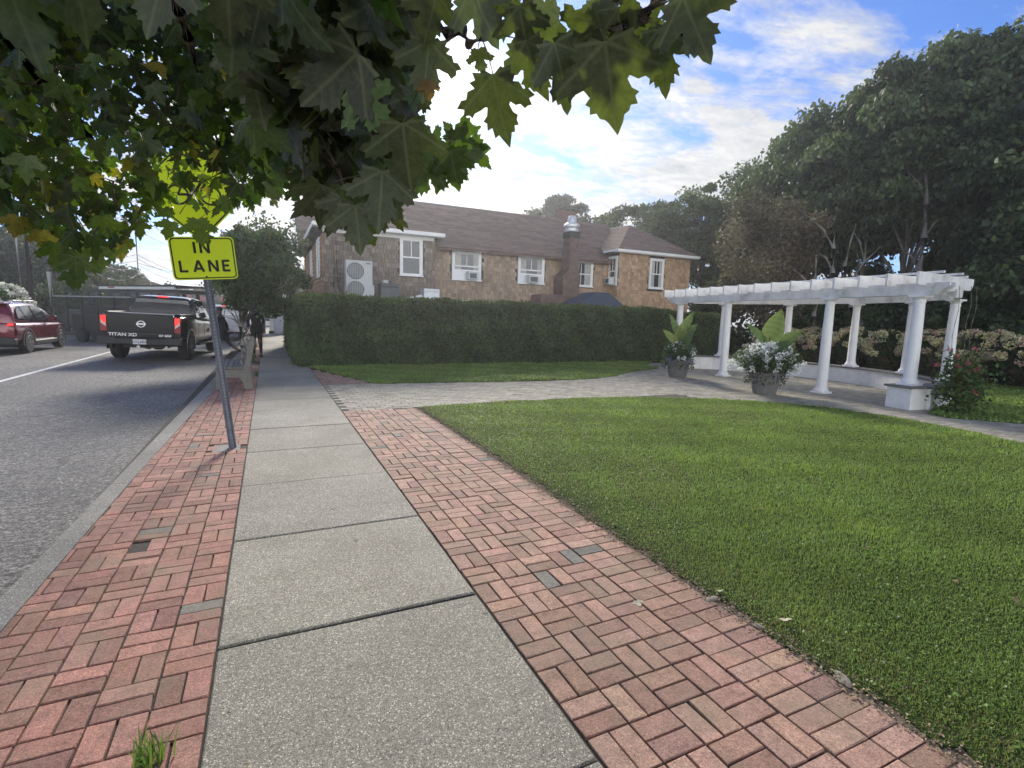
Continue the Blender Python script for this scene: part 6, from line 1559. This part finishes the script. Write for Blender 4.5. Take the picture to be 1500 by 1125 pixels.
for pts,r0,r1 in LIM:
    P=[Vector(np.array(p)-MO) for p in pts]; Q=[];rad=[]
    for i in range(len(P)-1):
        for j in range(4):
            t=j/4; Q.append(P[i].lerp(P[i+1],t)+Vector((mr.randn()*.012,mr.randn()*.012,mr.randn()*.012)))
    Q.append(P[-1]); rad=[r0*(1-i/(len(Q)-1))+r1*i/(len(Q)-1) for i in range(len(Q))]
    lb=MB(); lb.tube([tuple(q) for q in Q],rad,8); lb.build('limb','bark',maple,smooth=True)
    pts_all+=[np.array(q)+MO for q in Q]
pts_all=np.array(pts_all)
tb=MB(); tb.tube([(0,0,-.1),(.02,0,.3),(0,.02,1.4),(-.03,0,2.6),(.05,-.1,4.2),(.1,-.2,6.5)],[.24,.18,.155,.14,.11,.06],14); tb.build('trunk','bark',maple,smooth=True)
def add_leaf(p,ax,nn,s,t): LP.append(p);LA.append(ax);LN.append(nn);LS.append(s);LT.append(t)
GRN=np.array([.060,.098,.022]); DRK=np.array([.040,.062,.024]); DRKN=np.array([.058,.068,.036]); YEL=np.array([.26,.22,.035]); LIM_=np.array([.10,.15,.022])  # lime tint puts backlight into some leaves, near tint is greyed for glare
def col_(near):
    r=mr.rand()
    if near: c=DRKN if r<.9 else GRN
    else: c=GRN if r<.42 else (DRK if r<.80 else (LIM_ if r<.955 else YEL))
    return c*mr.uniform(.75,1.3)*(1+mr.uniform(-.08,.08,3))
def cluster(c,nl,spread,size,near,reg,hole=None):
    global pts_all
    k=np.argmin(((pts_all-c)**2).sum(1)); s0=pts_all[k]
    mid=(s0+c)/2+mr.randn(3)*.04+[0,0,.06]
    tw.tube([tuple(s0-MO),tuple(mid-MO),tuple(c-MO)],[.0055,.004,.003],5)
    pts_all=np.vstack([pts_all,c[None],mid[None]])
    for i in range(nl):
        q=c+mr.randn(3)*spread*[1,1,.7]; ax=np.array([mr.randn()*.55,mr.randn()*.55,-1+mr.randn()*.35]); nn=mr.randn(3)*[1,1,.55]
        nn+= (EYE-q)/np.linalg.norm(EYE-q)*(1.3 if near else .9)*(1 if mr.rand()<.6 else -.5)
        s=size*mr.uniform(.65,1.25); tipp=q+ax/np.linalg.norm(ax)*s
        for w_ in (q+(tipp-q)*.5,tipp):
            X,Y,D=pixn(w_[None]); 
            if reg is not None and D[0]>.1 and not inpolys(X,Y,reg)[0]: break
            if hole is not None and D[0]>0 and inpolys(X,Y,hole)[0] and mr.rand()<.35: break
        else:
            add_leaf(q,ax,nn,s,col_(near))
            if mr.rand()<.45:
                tw.tube([tuple(q-MO),tuple((q*.6+c*.4)-MO+[0,0,.012])],[.0012,.0018],4)
# middle-distance crown
cnt=0
while cnt<560:
    px,py=mr.uniform(-160,625),mr.uniform(-160,400)
    if not inpolys(np.array([px]),np.array([py+8.]),B_REG)[0]: continue
    d=mr.uniform(3.0,5.6); 
    if px>420: d=mr.uniform(2.0,3.4)
    cluster(U(px,py,d),11,.14,.092,False,B_REG,SIGNHOLE); cnt+=1
# near leaves, around an arm's length away
cnt=0
while cnt<85:
    px,py=mr.uniform(330,640),mr.uniform(-160,330)
    if not inpolys(np.array([px]),np.array([py+20.]),A_REG)[0]: continue
    cluster(U(px,py,mr.uniform(1.3,2.1)),5,.08,.125,True,A_REG,None); cnt+=1
# single leaves that stand out against the sky (stem, tip, size depth)
def one(b,t,d,w=1.0,dark=True,tilt=0,d2=None,c=None):
    p=U(*b,d);q=U(*t,d2 or d); ax=q-p; s=np.linalg.norm(ax); nn=(EYE-p); nn/=np.linalg.norm(nn); nn=nn+np.array([tilt,0,0])+mr.randn(3)*.12
    if c is None: c=(DRKN if dark else GRN)*mr.uniform(.85,1.15)
    add_leaf(p,ax,nn,s/1.03,c)
    k=np.argmin(((pts_all-p)**2).sum(1)); s0=pts_all[k]; 
    if np.linalg.norm(s0-p)<.5: tw.tube([tuple(s0-MO),tuple((s0+p)/2-MO+[0,0,.006]),tuple(p-MO)],[.0016,.0013,.0010],4)
for a in [((722,108),(738,216),.92),((700,72),(706,112),1.0),((760,8),(775,92),.95),((748,-20),(700,45),1.0),((690,-20),(728,70),.96),((640,-10),(622,70),1.0),((628,60),(622,150),1.02),
          ((812,62),(840,165),.9),((770,60),(792,150),.93),((850,48),(858,150),.95),((886,60),(902,196),.88),((820,30),(745,70),.95),((880,40),(800,95),.94),((905,12),(842,20),.97),((900,30),(935,90),1.0),((862,20),(915,60),.98),
          ((958,40),(990,78),1.0),((966,42),(978,142),.92),((1000,-5),(1040,92),.86),((1010,-25),(1048,20),1.0),((975,-40),(962,30),1.02),((930,0),(890,40),.98),((940,20),(925,100),1.0),
          ((560,250),(556,340),1.1),((520,300),(530,372),1.15),((500,290),(480,345),1.2),((470,270),(440,330),1.25),((590,180),(600,280),1.05)]:
    one(a[0],a[1],a[2],tilt=mr.uniform(-.5,.5))
one((627,118),(630,150),1.0,c=np.array([.20,.12,.05]))
for b_,t_,d_ in (((642,232),(600,262),1.65),((650,225),(690,262),1.7),((655,215),(720,222),1.7),((640,215),(610,180),1.7),((660,222),(672,282),1.6),((648,235),(640,285),1.65),((630,230),(600,290),1.6),((675,200),(705,185),1.7),((668,205),(650,175),1.7),((690,215),(722,245),1.75),((625,205),(595,200),1.65),((620,240),(585,250),1.6)): one(b_,t_,d_,tilt=mr.uniform(-.6,.6),dark=False)
# big pale undersides hanging near the lens at the upper left
for b_,t_,d_ in (((5,-60),(36,100),.95),((95,-60),(150,70),.95),((330,-60),(340,70),1.25),((240,-60),(225,60),1.2)):
    one(b_,t_,d_,tilt=mr.uniform(-1.2,1.2),c=DRKN*1.1)
# hanging front fringe
for b_,t_,d_ in (((78,335),(92,398),3.0),((110,350),(118,424),2.9),((140,335),(152,402),3.1),((100,385),(108,425),2.9),((175,330),(186,385),3.3),((60,320),(70,372),3.2),((200,310),(216,352),3.4),((28,300),(22,350),3.2),((290,300),(300,362),2.6),((250,310),(238,352),3.0),((300,335),(312,360),2.8),((150,300),(165,350),3.0),((535,322),(556,362),1.3)):
    t_=(b_[0]+(t_[0]-b_[0])*.66,t_[1]); b_=(b_[0],t_[1]-(t_[1]-b_[1])*.66)
    one(b_,t_,d_,tilt=mr.uniform(-.7,.7),c=(LIM_ if mr.rand()<.6 else (YEL*.7 if mr.rand()<.35 else GRN)))
# the rest of the crown, above and behind the viewer
for k in range(170):
    a=mr.uniform(0,6.283); rr=mr.uniform(.5,3.6); c=np.array([-.8+math.cos(a)*rr,-1.6+math.sin(a)*rr*1.0,mr.uniform(3.0,7.5)])
    X,Y,D=pixn(c[None]); 
    if D[0]>0 and -260<X[0]<1700 and Y[0]>-330: continue
    cluster(c,9,.22,.15,False,None)
    
LP=np.array(LP);LA=np.array(LA);LN=np.array(LN);LS=np.array(LS);LT=np.array(LT)
# all template variants share one vertex layout: build per variant then merge arrays into one foliage mesh
V=[];sel=mr.randint(0,len(TPLS),len(LP)); Vall=np.zeros((len(LP),len(TPLS[0][0]),3)); Bs=basis(LA,LN,LS)
for i,(tv,tf) in enumerate(TPLS):
    m_=sel==i; tvj=np.broadcast_to(tv,(m_.sum(),)+tv.shape).copy(); tvj[:,1:,:2]*=1+mr.randn(m_.sum(),len(tv)-1,1)*.02; tvj[:,:,0]*=mr.uniform(.8,1.08,(m_.sum(),1)); tvj[:,:,2]*=mr.uniform(.4,1.8,(m_.sum(),1))
    Vall[m_]=np.einsum('nkj,nji->nki',tvj,Bs[m_])+LP[m_][:,None,:]-MO
k_=len(TPLS[0][0]); groups={}
for f in TPLS[0][1]: groups.setdefault(len(f),[]).append(f)
F=[];T=[]
for L__,fs in groups.items():
    F.append((np.array(fs)[None]+(np.arange(len(LP))*k_)[:,None,None]).reshape(-1,L__)); T.append(np.repeat(LT,len(fs),axis=0))
cr=np_mesh('crown',Vall.reshape(-1,3),F,np.concatenate(T),'leaf',maple,True)
lc=cr.data.attributes.new('leafco','FLOAT_VECTOR','POINT'); lc.data.foreach_set('vector',np.tile(TPLS[0][0]*[1,1,0],(len(LP),1)).astype(np.float32).ravel())
tw.build('twig','twig',maple)
print('maple leaves',len(LP))

# ================= FALLEN LEAVES =================
FL=[((1270,800),'dry curled leaf lying on the middle of the near lawn'),((1396,850),'brown leaf on the lawn right of the centre'),((1052,866),'whitish leaf scrap near the lawn edge'),((1150,906),'whitish leaf scrap on the clover patch'),((850,773),'tiny dark leaf on the bricks beside the lawn edge'),((1442,757),'pale leaf scrap on the right of the near lawn'),((1482,878),'tan leaf at the right picture edge on the lawn'),((932,880),'yellowish spot leaf stuck to the bricks'),((780,645),'small leaf on the far part of the near lawn'),((1120,745),'small tan leaf near the middle of the lawn'),((240,545),'pale scrap on the road by the truck shadow'),((252,585),'white scrap in the road gutter')]
for i,((px,py),lb) in enumerate(FL):
    p=atZ(px,py,.03 if px>600 and i not in (4,7) else (.004 if i in(4,7) else roadz(-2)+.01)); tv,tf=TPLS[i%4]; o=np_mesh('fallen_leaf',tv*np.array([1,1,2.0])*(.028+.008*(i%4)),[np.array([f]) for f in tf],None,None); 
    o.data.materials.append(M['dead_leaf'] if i in (0,1,4,6,9) else M['litter_and_hole_light']); o.location=tuple(p); o.rotation_euler=(mr.uniform(-.3,.3),mr.uniform(-.3,.3),mr.uniform(0,6)); tag(o,lb,'leaf','fallen leaves')
